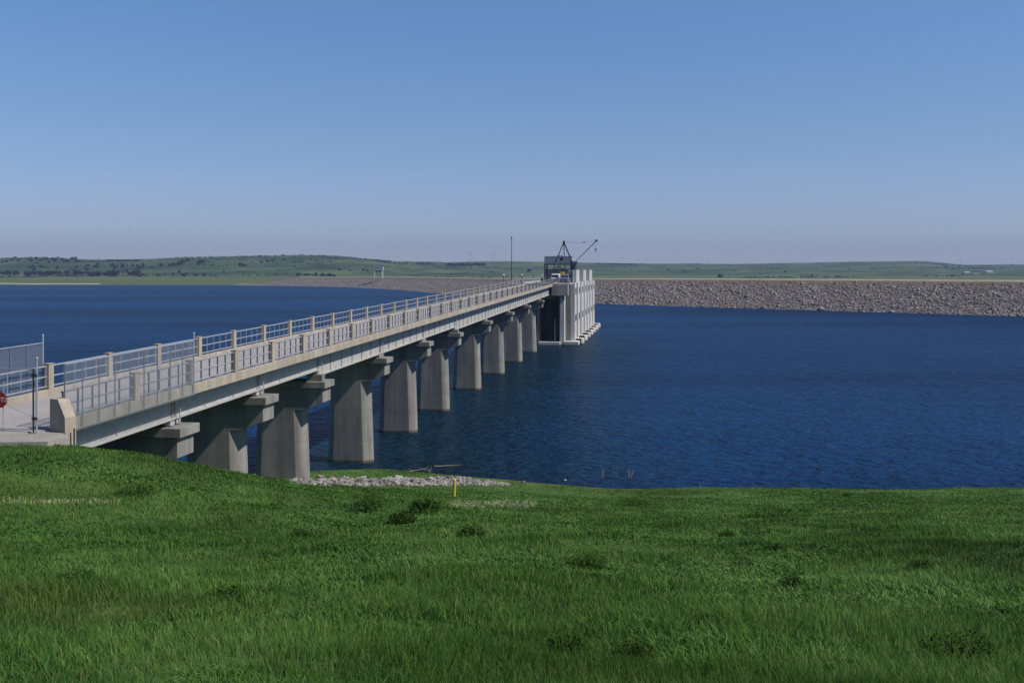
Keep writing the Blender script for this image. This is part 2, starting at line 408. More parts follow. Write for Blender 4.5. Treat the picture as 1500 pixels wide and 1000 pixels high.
mb.build('cross_frame', 'girder_paint', bridge)
def stadium(hw, r, z, n=10):                            # rectangle with round ends, plan outline
    pts = []; th = math.radians(76); R_ = r/math.sin(th)      # segmental nose that meets the flat face at a crisp edge
    for k in range(n + 1):
        t = -th + 2*th*k/n; pts.append((hw - R_ + R_*math.cos(t), R_*math.sin(t), z))
    for k in range(n + 1):
        t = PI - th + 2*th*k/n; pts.append((-hw + R_ + R_*math.cos(t), R_*math.sin(t), z))
    return pts
for u in PIERS:
    top = SB(u) - max(gdepth(u-1), gdepth(u+1)) - .32    # seat of the bearings
    base = float(ground_h(np.array([world(u, 0, 0).x]), np.array([world(u, 0, 0).y]))[0])
    zb = min(base - 1.5, -2.0) if u > 75 else base - 1.2
    zt = top - .42 - 1.42
    mb = MB(); rings = []
    for k in range(9):
        t = k / 8; z = zb + (zt - zb) * t
        hh = (z - 0) / 8.0
        rings.append(stadium(1.86 - .26*max(0, hh), .80, z))
    n = len(rings[0]); vs = [p for r in rings for p in r]
    fs = [(k*n+i, k*n+(i+1) % n, (k+1)*n+(i+1) % n, (k+1)*n+i) for k in range(8) for i in range(n)] + [tuple(range(8*n, 9*n)), tuple(range(n-1, -1, -1))]
    mb.add(vs, fs); p = mb.build('pier', 'pier_concrete', bridge, smooth=False); p.location = (-.2, u, 0)
    me = p.data; me.polygons.foreach_set('use_smooth', [len(f.vertices) == 4 for f in me.polygons])
    try: me.set_sharp_from_angle(angle=math.radians(20))
    except Exception: pass
    cz = top - .42
    prof = [(-2.98, cz), (2.98, cz), (2.98, cz - .93), (1.66, cz - 1.42), (-1.66, cz - 1.42), (-2.98, cz - .93)]
    MB().prism([(x, -.80, z) for x, z in prof], (0, 1.60, 0)).build('pier_cap', 'pier_concrete', p, bevel=.02)
    MB().box(-3.2, 3.2, -.98, .98, cz + .002, top).build('bearing_seat', 'pier_concrete', p, bevel=.02)
    for s in (-1, 1):
        mb = MB()
        for sg in (-1, 1):
            dp = gdepth(u + sg); zg = SB(u + sg*.3) - dp - .022; x = s*2.13 + .2
            if zg - top > .5: mb.box(x - .45, x + .55, min(.06*sg, .66*sg), max(.06*sg, .66*sg), top + .002, zg - .25)
            mb.box(x - .16, x + .16, min(.10*sg, .50*sg), max(.10*sg, .50*sg), zg - .25, zg)
        mb.build('bearing', 'pier_concrete' if abs(gdepth(u-1)-gdepth(u+1)) > .1 else 'girder_paint', p)
# abutment under the landward end
mb = MB(); yb = U0 + .9
mb.prism([(-3.0, U0 - 1.5, SB(U0) - .02), (-3.0, U0 + .25, SB(U0) - .02), (-3.0, U0 + .25, SB(U0) - 1.12), (-3.0, U0 + 1.5, SB(U0) - 1.16), (-3.0, U0 + 1.9, 5.5), (-3.0, U0 - 1.5, 5.5)], (6.0, 0, 0))
mb.build('abutment', 'parapet_concrete', bridge, bevel=.02)

# flared wing wall at the near corner
ww = thing('wing_wall', (-16.55, 36.66, 9.2), 'sloped beige concrete wing wall flaring out beside the gate at the landward end of the bridge', 'wall', math.radians(-33))
mb = MB(); mb.prism([(0, 0, -1.2), (.94, 0, -1.2), (.90, 0, .80), (.48, 0, 1.42), (0, 0, 1.42)], (0, .44, 0)); mb.build('wall_panel', 'parapet_concrete', ww, bevel=.015)

# road and pad at the landward end
def sheet(name, pts, z, mat):
    o = MB().prism([(x, y, z - .3) for x, y in pts], (0, 0, .3)).build(name, mat); tag(o, kind='structure'); return o
zr = T(U0) - 1.38
a = world(U0 - .02, 2.62, 0); b = world(U0 - .02, -2.95, 0); c_ = world(U0 - 60, -3.6, 0); d_ = world(U0 - 60, 3.0, 0); e_ = world(U0 - 3.2, 3.0, 0)
sheet('road', [(a.x, a.y), (b.x, b.y), (-50, 41), (-70, 43), (-70, 28), (-45, 31.5), (-30, 34.1), (-22, 34.9), (-18, 35.4)], zr - .01, 'deck_concrete')
sheet('pavement', [(-70, 22), (-30, 33.0), (-19, 34.0), (-15.6, 34.4), (-15.2, 35.2), (a.x + .3, a.y - .02), (b.x, b.y - .02), (-70, 44)], zr - .06, 'pad_concrete')

# ------------------------------------------------------------------ chain-link fences and gate
def wires(mb, y0, y1, zb, zt, x, pitch=.085, r=.0062, ax='y'):
    """two families of crossing wires filling a tall panel between y0 and y1 whose bottom/top are functions"""
    H = zt(y0) - zb(y0); k = y0 - H
    def pt(y, t): 
        z = zb(y) + t; return (x, y, z) if ax == 'y' else (y, x, z)
    while k < y1:
        for s in (0, 1):
            ya, yb_ = k, k + H
            a = max(ya, y0); b = min(yb_, y1)
            if b - a > .03:
                ta, tb = a - k, b - k
                p, q = (pt(a, ta), pt(b, tb)) if s == 0 else (pt(a, H - ta), pt(b, H - tb))
                mb.tube(p, q, r, n=3, cap=False)
        k += pitch * 1.414
def fence(name, label, x, ys_, low, high, tall_last):
    t = thing(name, world(ys_[0], x, low(ys_[0])), label, 'fence', -A_)
    off = Vector((x, ys_[0], low(ys_[0])))
    def fin(mb, nm, mat):
        mb.v = [(a-off.x, b-off.y, c-off.z) for a, b, c in mb.v]; return mb.build(nm, mat, t)
    for i, y in enumerate(ys_):
        big = i == len(ys_) - 1
        mb = MB(); r = .04 if big else .026
        zt = high(y) + (.33 if big and tall_last else 0)
        mb.tube((x, y, low(y) + .10), (x, y, zt), r, n=8)
        if big: mb.lathe([(.001, zt + .07), (.04, zt + .05), (.055, zt), (.04, zt - .04)], x, y, 8)
        fin(mb, 'post', 'galvanised' if big else 'fence_steel')
    mb = MB(); mb.tube((x, ys_[0], high(ys_[0])), (x, ys_[-1], high(ys_[-1])), .027, n=8); fin(mb, 'top_rail', 'galvanised')
    mb = MB(); wires(mb, ys_[0], ys_[-1], low, high, x + .03 * (1 if x > 0 else -1)); fin(mb, 'wire_mesh', 'galvanised')
    return t
fence('chain_link_fence', 'tall grey chain-link screen fixed outside the near parapet at the landward end of the bridge', 3.03, [37.5 + 1.145*k for k in range(10)], lambda y: SB(y) - .02, lambda y: T(y) + .93, True)
fence('chain_link_fence', 'tall grey chain-link screen behind the far parapet at the left edge, seen through its railing', -3.03, [45.6 - 1.16*k for k in range(10)][::-1], lambda y: SB(y) - .02, lambda y: T(y) + .95, True)
# gate across the roadway
gy = U0 - .6; gz = zr + .03
gate = thing('swing_gate', world(gy, 2.4, gz), 'wide chain-link swing gate closed across the road at the landward end of the bridge', 'gate', -A_)
mb = MB(); mb.tube((0, 0, -.2), (0, 0, 2.52), .036, n=10); mb.lathe([(.001, 2.62), (.045, 2.60), (.06, 2.54), (.045, 2.50)], n=10); mb.build('gate_post', 'galvanised', gate)
mb = MB(); mb.tube((-.12, 0, -.2), (-.12, 0, 2.2), .026, n=8); mb.build('gate_post', 'dark_steel', gate)
mb = MB()
for p, q in (((-.14, 0, .02), (-.14, 0, 2.2)), ((-5.1, 0, .02), (-5.1, 0, 2.2)), ((-.14, 0, .04), (-5.1, 0, .04)), ((-.14, 0, 2.17), (-5.1, 0, 2.17)), ((-2.6, 0, .04), (-2.6, 0, 2.17)), ((-.14, 0, .5), (-2.6, 0, 1.45))):
    mb.tube(p, q, .021 if p[0] != -.14 or q[0] != -2.6 else .010, n=6)
mb.build('gate_frame', 'galvanised', gate)
mb = MB(); wires(mb, -5.1, -.14, lambda y: .04, lambda y: 2.17, 0.03, .12, .0013, 'x'); mb.build('wire_mesh', 'galvanised', gate)
mb = MB(); mb.box(-.16, .03, -.05, .05, .38, .48); mb.box(-.16, .03, -.05, .05, 1.9, 2.0); mb.build('hinge', 'dark_steel', gate)
# stop sign standing at the gate; its face reads backwards from here, as in the photograph
sg = world(gy, 2.4 - 1.62, gz)
sg = Vector((-18.02, 36.25, zr))
sign = thing('stop_sign', sg, 'red octagonal stop sign with reversed white lettering on a thin pole by the gate', 'road sign')
R8 = .272 / math.cos(PI/8); zc = 1.10
oc = [(-.12 + R8*math.cos(PI/8 + PI/4*k), 0, zc + R8*math.sin(PI/8 + PI/4*k)) for k in range(8)]
MB().prism([(x, -.012, z) for x, y, z in oc], (0, .008, 0)).build('sign_face', 'red_paint', sign)
MB().tube((0, .03, -.1), (0, .03, 1.75), .018, n=8).build('sign_pole', 'galvanised', sign)
cu = bpy.data.curves.new('lettering', 'FONT'); cu.body = 'STOP'; cu.size = .235; cu.align_x = 'CENTER'; cu.align_y = 'CENTER'; cu.extrude = .002
to = bpy.data.objects.new('tmp', cu); C.objects.link(to); bpy.context.view_layer.update()
me = bpy.data.meshes.new_from_object(to.evaluated_get(bpy.context.evaluated_depsgraph_get())); bpy.data.objects.remove(to)
me.transform(Matrix(((-1, 0, 0, -.12), (0, 0, -1, -.016), (0, 1, 0, zc), (0, 0, 0, 1)))); me.materials.clear(); me.materials.append(MATS['white_paint'])
lo = bpy.data.objects.new('lettering', me); C.objects.link(lo); lo.parent = sign
# short marker post below the wing wall
p = (-15.52, 36.3, 9.22); mp = MB(); mp.tube((p[0], p[1], p[2] - .2), (p[0], p[1], p[2] + .38), .03, n=8); mp.lathe([(.001, p[2] + .41), (.03, p[2] + .38)], p[0], p[1], 8)
tag(mp.build('survey_post', 'dark_steel'), 'short dark metal post in the grass just below the wing wall', 'post')

# ------------------------------------------------------------------ intake tower
TU = 212.5
tower = thing('intake_tower', (OX, 0, 0), 'pale concrete intake tower with ribbed right wall at the far end of the bridge', 'tower', -A_)
def tb(name, mat, boxes, bev=.04, par=None):
    mb = MB()
    for x0, x1, y0, y1, z0, z1 in boxes: mb.box(x0, x1, y0, y1, z0, z1)
    return mb.build(name, mat, par or tower, bevel=bev)
W = 6.3; TE = 279.0
tb('body', 'tower_shade_concrete', [(5.2, W, 213.2, TE, -4, 12.5), (-W, -5.2, 213.2, TE, -4, 12.5), (-5.2, 5.2, 220.0, TE, -4, 12.3), (-.62, -.08, 211.6, 220, -4, 9.35)])
tb('front_beam', 'tower_shade_concrete', [(2.75, 6.05, 208.4, 211.2, 10.1, 12.45), (-6.05, -2.75, 208.4, 211.2, 10.1, 12.45), (-2.74, 2.74, 210.0, 211.2, 9.6, 12.1)])
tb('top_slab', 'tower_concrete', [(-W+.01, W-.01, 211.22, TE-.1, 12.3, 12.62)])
tb('lintel', 'tower_shade_concrete', [(-4.2, 4.2, 211.3, 213.0, 9.36, 12.28)])
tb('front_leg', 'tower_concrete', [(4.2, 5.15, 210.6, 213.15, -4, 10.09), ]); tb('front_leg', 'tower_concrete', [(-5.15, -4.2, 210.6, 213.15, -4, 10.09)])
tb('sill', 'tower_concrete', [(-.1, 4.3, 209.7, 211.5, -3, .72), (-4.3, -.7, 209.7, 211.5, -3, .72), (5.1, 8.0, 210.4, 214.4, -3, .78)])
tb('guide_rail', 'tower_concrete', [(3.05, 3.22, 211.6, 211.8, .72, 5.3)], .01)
tb('back_wall', 'tower_shade_concrete', [(-5.19, 5.19, 218.5, 219.95, -4, 12.28)])
# right wall: pilasters with windows
pil = [(215.7, 4.8), (225, 7), (235, 7), (245, 7), (255, 7), (265, 7), (274.8, 7)]
for i, (y, wd) in enumerate(pil):
    for s in (1, -1):
        a, b = sorted((s*(W + .002), s*(W + .75)))
        ptop = 12.55
        p = tb('pilaster', 'tower_concrete', [(a, b, y - wd/2, y + wd/2, -3, ptop)])
        if s > 0:
            for zc_ in (11.0, 5.5):
                fr = MB(); X = b
                for q in ((y-1.2, y-1.05), (y+1.05, y+1.2)): fr.box(X-.02, X+.06, q[0], q[1], zc_-.65, zc_+.65)
                fr.box(X-.02, X+.06, y-1.049, y+1.049, zc_+.53, zc_+.65); fr.box(X-.02, X+.10, y-1.25, y+1.25, zc_-.75, zc_-.651)
                wo = fr.build('window', 'tower_shade_concrete', p)
                MB().box(X-.01, X+.015, y-1.048, y+1.048, zc_-.65, zc_+.53).build('pane', 'black_glass', wo)
# tall gate-slot block above the deck with three bright fins
tb('gate_slot_block', 'tower_shade_concrete', [(4.95, 6.2, 220.2, 269.0, 12.63, 15.1)], .03)
for y0, ly in ((217.3, 8), (237.3, 9), (258.3, 10)):
    tb('fin', 'tower_concrete', [(6.202, 7.05, y0 + .2, y0 + ly, 12.56, 15.28)], .03)
# rounded bumper blocks along the waterline
for i in range(7):
    y = 216.2 + i * 9.9
    mb = MB(); pr = [(W + .76, y - 1.1), (W + 1.75, y - 1.1)] + [(W + 1.75 + .75*math.cos(t), y + 1.1*math.sin(t)) for t in [(-.5 + k/8)*PI for k in range(1, 8)]] + [(W + 1.75, y + 1.1), (W + .76, y + 1.1)]
    mb.prism([(a, b, -1.5) for a, b in pr], (0, 0, 2.7)); bo = mb.build('bumper_block', 'tower_concrete', tower, bevel=.15)
    MB().box(W + .9, W + 1.9, y - 1.32, y - 1.105, -.6, 1.12).build('fender', 'rubber', bo, bevel=.05)
mb = MB()
for s in (-.25, .25): mb.box(5.25 + .5 + s - .03, 5.25 + .5 + s + .03, 212.98, 213.04, .8, 13.2)
for k in range(38): mb.box(5.52, 5.98, 212.99, 213.03, 1.0 + k*.32, 1.05 + k*.32)
mb.build('ladder', 'fence_steel', tower)
# railing along the front beam and side of the tower deck
mb = MB()
def railrun(mb, p, q, n, h=1.05):
    p = Vector(p); q = Vector(q)
    for i in range(n + 1):
        a = p.lerp(q, i/n); mb.tube(a, a + Vector((0, 0, h)), .035, n=5)
    for k in (.5, 1.0): mb.tube(p + Vector((0, 0, h*k)), q + Vector((0, 0, h*k)), .035, n=5)
railrun(mb, (3.0, 208.6, 12.45), (5.95, 208.6, 12.45), 3); railrun(mb, (-3.0, 208.6, 12.45), (-5.95, 208.6, 12.45), 3)
railrun(mb, (5.95, 208.6, 12.45), (5.95, 224.5, 12.63), 8); railrun(mb, (-6.1, 212, 12.62), (-6.1, 277, 12.62), 30)
mb.build('deck_railing', 'galvanised', tower)

# hoist house on legs
def loc(px, py, uc):    # point of the picture at a depth of uc bridge units -> bridge frame
    z = uc * 4.9495; X = (px - 750)/F*z; h = CAM - (py - HY)/F*z
    w_ = (X - OX)*CA - z*SA; U = (X - OX)*SA + z*CA; return w_, U, h
hh = thing('hoist_house', world(228, 2.4, 12.62), 'blue-grey ribbed steel hoist house raised on legs on the tower deck', 'machine house', -A_)
mb = MB(); mb.box(-3.0, 2.95, -2.2, 2.2, 3.95, 5.55)
for i in range(15):
    x = -2.9 + i*.41; mb.box(x, x + .12, -2.26, -2.2, 3.97, 5.53)
mb.build('wall', 'house_steel', hh)
mb = MB(); mb.box(-3.1, 3.05, -2.3, 2.3, 5.551, 5.66); mb.box(-.5, .9, -1, 1, 5.66, 5.85); mb.build('roof', 'house_steel', hh)
MB().box(-3.15, 3.1, -2.6, 2.4, 3.78, 3.949).build('platform', 'dark_steel', hh)
MB().box(.45, 1.05, -2.29, -2.262, 4.75, 5.35).build('window', 'black_glass', hh)
for x in (-2.9, 2.8):
    for y in (-2.1, 2.1):
        mb = MB(); mb.box(x-.14, x+.14, y-.14, y+.14, 0, 3.78); mb.build('leg', 'dark_steel', hh)
mb = MB()
for y in (-2.1, 2.1):
    mb.tube((-2.9, y, .2), (-.1, y, 3.6), .07, n=6); mb.tube((2.8, y, .2), (-.1, y, 3.6), .07, n=6); mb.tube((-2.9, y, 2.2), (2.8, y, 2.2), .07, n=6)
for k in range(6): mb.tube((-3.0 + k*1.2, -2.5, 3.95), (-3.0 + k*1.2, -2.5, 4.9), .03, n=5)
mb.build('brace', 'dark_steel', hh)
lc = thing('control_cabin', world(234, 1.2, 12.62), 'dark blue-grey control cabin with a row of small windows under the hoist house', 'cabin', -A_)
MB().box(-2.5, 2.9, -1.8, 1.8, 0, 2.75).build('wall', 'house_steel', lc, bevel=.03)
MB().box(-2.7, 3.1, -2.0, 2.0, 2.751, 2.86).build('roof', 'dark_steel', lc)
for k in range(4):
    x = -2.0 + k*.85; MB().box(x, x + .5, -1.83, -1.802, 1.9, 2.4).build('window', 'lamp_glass', lc)
# derrick
cr = thing('derrick_crane', world(227, 2.0, 12.62), 'dark A-frame derrick crane with raised boom and hanging hook on the intake tower', 'crane', -A_)
def cl(px, py, uc=44.3):
    w_, U, h = loc(px, py, uc); return Vector((w_ - 2.0, U - 227, h - 12.62))
apex = cl(825.8, 354.5); tip = cl(874, 352.5, 45.2); bf = cl(841, 385, 44.8); lf = cl(803.5, 411, 44); rf = cl(840, 388)
for q, rr in ((lf, .13), (rf, .17)):
    q = Vector((q.x, q.y, max(q.z, .02))); mb = MB(); mb.tube(q, apex, rr, rr*.8, 8); mb.build('mast_leg', 'dark_steel', cr)
back = Vector((apex.x - 1.2, 12, .02)); MB().tube(back, apex, .1, n=8).build('mast_leg', 'dark_steel', cr)
mb = MB(); d1 = (tip - bf).normalized(); side = Vector((0, .28, 0))
up = d1.cross(Vector((0, 1, 0))).normalized() * .16
for sgn in (-1, 1):
    for u2 in (-1, 1): mb.tube(bf + side*sgn*.5, tip + side*sgn*.3 + up*u2*.4, .045, n=5)
for k in range(14):
    a = bf.lerp(tip, k/14); b = bf.lerp(tip, (k+1)/14); s = (-1)**k
    mb.tube(a + up*s*.6 + side*s*.4, b - up*s*.6 - side*s*.4, .035, n=4)
mb.build('boom', 'dark_steel', cr)
mb = MB(); mb.box(tip.x-.28, tip.x+.22, tip.y-.2, tip.y+.2, tip.z-.22, tip.z+.22); mb.build('boom_head', 'dark_steel', cr, bevel=.06)
mb = MB(); mb.box(apex.x-.2, apex.x+.25, apex.y-.2, apex.y+.2, apex.z-.75, apex.z+.25); mb.build('mast_head', 'dark_steel', cr, bevel=.06)
blk = cl(856, 355, 44.9)
mb = MB(); mb.tube(apex, blk, .022, n=4); mb.tube(apex - Vector((0, 0, .35)), blk, .016, n=4); mb.tube(blk, tip, .03, n=4); mb.build('stay_cable', 'dark_steel', cr)
MB().tube(blk - Vector((.3, 0, 0)), blk + Vector((.35, 0, .04)), .12, .05, 8).build('pulley_block', 'dark_steel', cr)
hk = cl(872.7, 366, 45.2)
mb = MB(); mb.tube(tip, hk, .018, n=4); mb.build('hoist_cable', 'dark_steel', cr)
mb = MB(); mb.lathe([(.001, hk.z+.45), (.14, hk.z+.35), (.14, hk.z-.1), (.03, hk.z-.2), (.03, hk.z-.35)], hk.x, hk.y, 8)
for k in range(6):
    t = PI*.9 * k/6 + PI; t2 = PI*.9 * (k+1)/6 + PI
    mb.tube((hk.x + .12*math.cos(t), hk.y, hk.z - .42 + .12*math.sin(t)), (hk.x + .12*math.cos(t2), hk.y, hk.z - .42 + .12*math.sin(t2)), .03, n=5)
mb.build('hook', 'dark_steel', cr)
mb = MB(); mb.lathe([(.9, .02), (.9, .5), (.55, .9), (.55, 4.0), (.8, 4.1), (.8, 4.5), (.001, 4.5)], bf.x, bf.y, 16); mb.build('pedestal', 'dark_steel', cr)

# vehicles parked on the tower deck, end on to the camera
def vehicle(name, label, w_, U, mat, h=1.9, wd=1.72, ln=4.6, pickup=False):
    t = thing(name, world(U, w_, 12.63), label, 'pickup truck' if pickup else 'van', -A_)
    prof = [(-ln/2, .35), (-ln/2, 1.0), (-ln/2 + .12, 1.08)] + ([(-.4, 1.08), (-.2, h - .05), (1.0, h), (1.5, 1.15)] if pickup else [(-ln/2 + .35, h - .08), (-ln/2 + .6, h), (1.1, h - .02), (1.65, 1.15)]) + [(ln/2 - .1, 1.0), (ln/2, .8), (ln/2, .35)]
    mb = MB(); n = len(prof)
    def sec(x, k): return [(x * (1 if z < 1.1 else .88), y, z) for y, z in prof]
    v1, v2 = sec(-wd/2, 0), sec(wd/2, 0)
    mb.add(v1 + v2, [tuple(range(n)), tuple(range(2*n-1, n-1, -1))] + [(i, n+i, n+(i+1) % n, (i+1) % n) for i in range(n)])
    mb.build('body', mat, t, bevel=.05)
    y0 = -.36 if pickup else -ln/2 + .155
    g_ = MB(); g_.hexa([(-.66, y0 - .06, 1.2), (.66, y0 - .06, 1.2), (.66, y0 - .02, 1.2), (-.66, y0 - .02, 1.2)], [(-.62, y0 + .05, h - .28), (.62, y0 + .05, h - .28), (.62, y0 + .15, h - .28), (-.62, y0 + .15, h - .28)]); g_.build('rear_window', 'black_glass', t)
    MB().box(-wd/2 + .02, wd/2 - .02, -ln/2 - .12, -ln/2 - .005, .42, .60).build('bumper', 'dark_steel', t, bevel=.02)
    for s in (-1, 1):
        MB().box(s*.72 - .09, s*.72 + .09, -ln/2 - .03, -ln/2 - .002, .75, .98).build('tail_light', 'red_paint', t)
        for y in (-ln/2 + .9, ln/2 - .9):
            wm = MB(); wm.tube((s*(wd/2 - .2), y, .34), (s*(wd/2 + .01), y, .34), .34, n=16); wo = wm.build('wheel', 'rubber', t)
            MB().tube((s*(wd/2 - .1), y, .34), (s*(wd/2 + .025), y, .34), .19, n=12).build('rim', 'galvanised', wo)
    return t
vehicle('utility_van', 'white van parked end on behind the front railing of the intake tower', 2.95, 216.2, 'white_paint')
vehicle('pickup_truck', 'bluish pickup truck parked right of the white van on the intake tower', 4.68, 217.0, 'blue_paint', 1.75, 1.7, 5.0, True)
yh = thing('davit_hoist', world(213.7, 4.5, 12.62), 'small yellow davit hoist standing above the parked vehicles on the tower', 'hoist', -A_)
MB().tube((0, 0, 0), (0, 0, 1.75), .08, n=8).build('post', 'dark_steel', yh)
mb = MB(); mb.box(-.48, .48, -.22, .22, 1.8, 2.25); mb.box(-.16, .16, -.3, .3, 1.6, 1.8); mb.build('winch_housing', 'yellow_paint', yh, bevel=.05)
MB().tube((.3, 0, 2.1), (.45, -.1, 2.5), .04, n=6).build('arm', 'dark_steel', yh)

# lamps and mast
def lamp(px, uc, wv, label):
    z = uc*4.9495; U = (z + wv*SA)/CA
    base = T(U) - 1.1 if U < U1 else 12.62
    X = world(U, wv, base)
    t = thing('lamp_post', X, label, 'lamp', -A_, 'globe lamps along the far parapet near the tower')
    hgt = CAM - (403 - HY)/F*z - X.z
    MB().tube((0, 0, 0), (0, 0, hgt - .16), .055, .04, 8).build('pole', 'dark_steel', t)
    mb = MB(); mb.lathe([(.001, hgt+.2), (.13, hgt+.15), (.2, hgt), (.13, hgt-.13), (.05, hgt-.17)], n=10); mb.build('globe', 'lamp_glass', t, smooth=True)
    mb = MB(); mb.box(-.3, .3, -.2, .2, .1, .75); mb.build('equipment_box', 'dark_steel', t, bevel=.02)
lamp(740.5, 36.7, -3.15, 'globe lamp on the far parapet, left of the thin mast')
lamp(769, 41.6, -3.15, 'globe lamp right of the thin mast, at the end of the far parapet')
lamp(798, 47.5, -2.4, 'globe lamp on the tower deck beside the foot of the derrick')
U = 38.4*5; X = world(U, -3.0, T(U) - 1.1)
t = thing('radio_mast', X, 'thin dark mast rising high above the far parapet in front of the intake tower', 'mast', -A_)
MB().tube((0, 0, -.4), (0, 0, 4.6), .09, .07, 8).build('lower_pole', 'dark_steel', t)
MB().tube((0, 0, 4.6), (0, 0, 9.0), .06, .045, 8).build('upper_pole', 'dark_steel', t)
mb = MB(); mb.lathe([(.001, 9.35), (.1, 9.25), (.13, 8.95), (.04, 8.85)], n=8); mb.tube((-.35, 0, 4.6), (.35, 0, 4.6), .03, n=5); mb.build('instrument_head', 'dark_steel', t)

# ------------------------------------------------------------------ the embankment dam
DP = np.array([(-330, 1085), (-280, 1040), (-205, 985), (-158, 935), (-122, 872), (-82, 780), (-52, 690), (-12, 575), (37, 474), (76, 430), (113, 394), (143, 364), (170, 339), (230, 285), (330, 195), (420, 120)], float)
tt = np.linspace(0, len(DP)-1, 330)
def crom(P, t):
    i = np.clip(np.floor(t).astype(int), 0, len(P)-2); f = (t - i)[:, None]
    p0 = P[np.clip(i-1, 0, len(P)-1)]; p1 = P[i]; p2 = P[i+1]; p3 = P[np.clip(i+2, 0, len(P)-1)]
    return .5*((2*p1) + (-p0+p2)*f + (2*p0-5*p1+4*p2-p3)*f*f + (-p0+3*p1-3*p2+p3)*f**3)
PB = crom(DP, tt)
for _ in range(30): PB[1:-1] = .25*PB[:-2] + .5*PB[1:-1] + .25*PB[2:]
tg = np.gradient(PB, axis=0); tg /= np.linalg.norm(tg, axis=1)[:, None]
nr = np.c_[-tg[:, 1], tg[:, 0]]
nr = np.where((nr[:, :1] > 0), nr, -nr)               # towards the land side
ch = np.interp(PB[:, 0], [-330, -285, -235, -150, -60, 37, 113, 400], [.6, .9, 8.2, 9.2, 9.6, 11.1, 11.3, 11.4])
SEC = [(-20, -.45), (0, 0), (14, .42), (27, .80), (31.5, .955), (34, 1.0), (42, 1.0), (75, .1), (80, -.2)]
dam = thing('embankment_dam', (100, 420, 0), 'long curved earth dam faced with grey riprap on the far side of the lake', 'dam')
ob = np.array([100, 420, 0.])
def strip(name, secs, mat, par=None, jit=0):
    V = []
    for off, k in secs:
        V.append(np.c_[PB + nr*off, ch*k])
    V = np.array(V); nrw, nc = V.shape[:2]
    if jit: V[:, :, 2] += rng.normal(0, jit, V.shape[:2])
    return npmesh(name, V.reshape(-1, 3) - ob, [gridfaces(nrw, nc)[:, ::-1]], mat, par, smooth=True)
strip('rock_bedding', SEC[:4], 'dam_fill', dam)
strip('grass_shoulder', [SEC[3], (29, .87), SEC[4], (33.2, .985)], 'crest_grass', dam)
strip('crest', [(33.2, .985), SEC[5], (35.2, 1.03), (36.5, 1.0), SEC[6]], 'crest_road', dam)
strip('land_slope', SEC[6:], 'hill_grass', dam)
# icosahedron rocks
def ico():
    p = (1+5**.5)/2
    v = np.array([(-1,p,0),(1,p,0),(-1,-p,0),(1,-p,0),(0,-1,p),(0,1,p),(0,-1,-p),(0,1,-p),(p,0,-1),(p,0,1),(-p,0,-1),(-p,0,1)], float)
    f = np.array([(0,11,5),(0,5,1),(0,1,7),(0,7,10),(0,10,11),(1,5,9),(5,11,4),(11,10,2),(10,7,6),(7,1,8),(3,9,4),(3,4,2),(3,2,6),(3,6,8),(3,8,9),(4,9,5),(2,4,11),(6,2,10),(8,6,7),(9,8,1)])
    return v/np.linalg.norm(v[0]), f
IV, IF = ico()
def rocks(P, S):
    n = len(P); v = IV[None]*(1 + rng.uniform(-.28, .28, (n, 12, 1))) * (S[:, None, None]*rng.uniform([.7, .7, .45], [1.3, 1.3, .9], (n, 1, 3)))
    a = rng.uniform(0, 2*PI, n); ca, sa = np.cos(a)[:, None], np.sin(a)[:, None]
    x = v[..., 0]*ca - v[..., 1]*sa; y = v[..., 0]*sa + v[..., 1]*ca
    V = np.stack([x, y, v[..., 2]], -1) + P[:, None]
    Fc = IF[None] + (np.arange(n)*12)[:, None, None]
    return V.reshape(-1, 3), Fc.reshape(-1, 3)
cum = np.r_[0, np.cumsum(np.linalg.norm(np.diff(PB, axis=0), axis=1))]
def on_dam(s, k):           # arc length s, k 0..1 up the rocky face
    X = np.interp(s, cum, PB[:, 0]); Y = np.interp(s, cum, PB[:, 1]); nx = np.interp(s, cum, nr[:, 0]); ny = np.interp(s, cum, nr[:, 1]); c_h = np.interp(s, cum, ch)
    off = -3 + 30*k; kk = np.interp(off, [a for a, b in SEC], [b for a, b in SEC])
    return np.c_[X + nx*off, Y + ny*off, c_h*kk]
s0 = np.interp(30, PB[:, 0], cum); s1 = np.interp(250, PB[:, 0], cum)
n1 = 36000; S = rng.uniform(s0, s1, n1); P1 = on_dam(S, np.where(rng.uniform(0, 1, n1) < .04, rng.uniform(1, 1.12, n1), rng.uniform(0, 1, n1)**.95)); Z1 = rng.lognormal(-1.2, .42, n1)
s2 = np.interp(-240, PB[:, 0], cum)
n2 = 11000; S = rng.uniform(s2, s0, n2); P2 = on_dam(S, rng.uniform(0, 1, n2)); Z2 = rng.lognormal(-1.1, .3, n2)
V, Fc = rocks(np.r_[P1, P2], np.r_[Z1, Z2])
o = npmesh('riprap', V - ob, [Fc], 'dam_rock', dam); o['kind'] = 'stuff'

# small concrete frame on the far crest
def far_pt(px, z, h): return Vector(((px-750)/F*z, z, h))
q = far_pt(554, 905, 9.2)
t = thing('hoist_gantry', q, 'small pale concrete frame with a boxy top standing on the far crest of the dam', 'frame structure')
for x in (-3.6, 3.0):
    for y in (0, 4): MB().box(x, x + .9, y, y + .9, -1, 6.4).build('leg', 'white_paint', t)
MB().box(-4.0, 4.3, -.4, 5.3, 6.4, 8.9).build('top_housing', 'tower_concrete', t, bevel=.1)
MB().box(-4.3, 4.6, -.8, 5.7, 8.901, 9.3).build('roof', 'white_paint', t)
MB().box(-2.69, 2.99, 1.7, 2.2, 4.6, 6.39).build('gate_leaf', 'house_steel', t)

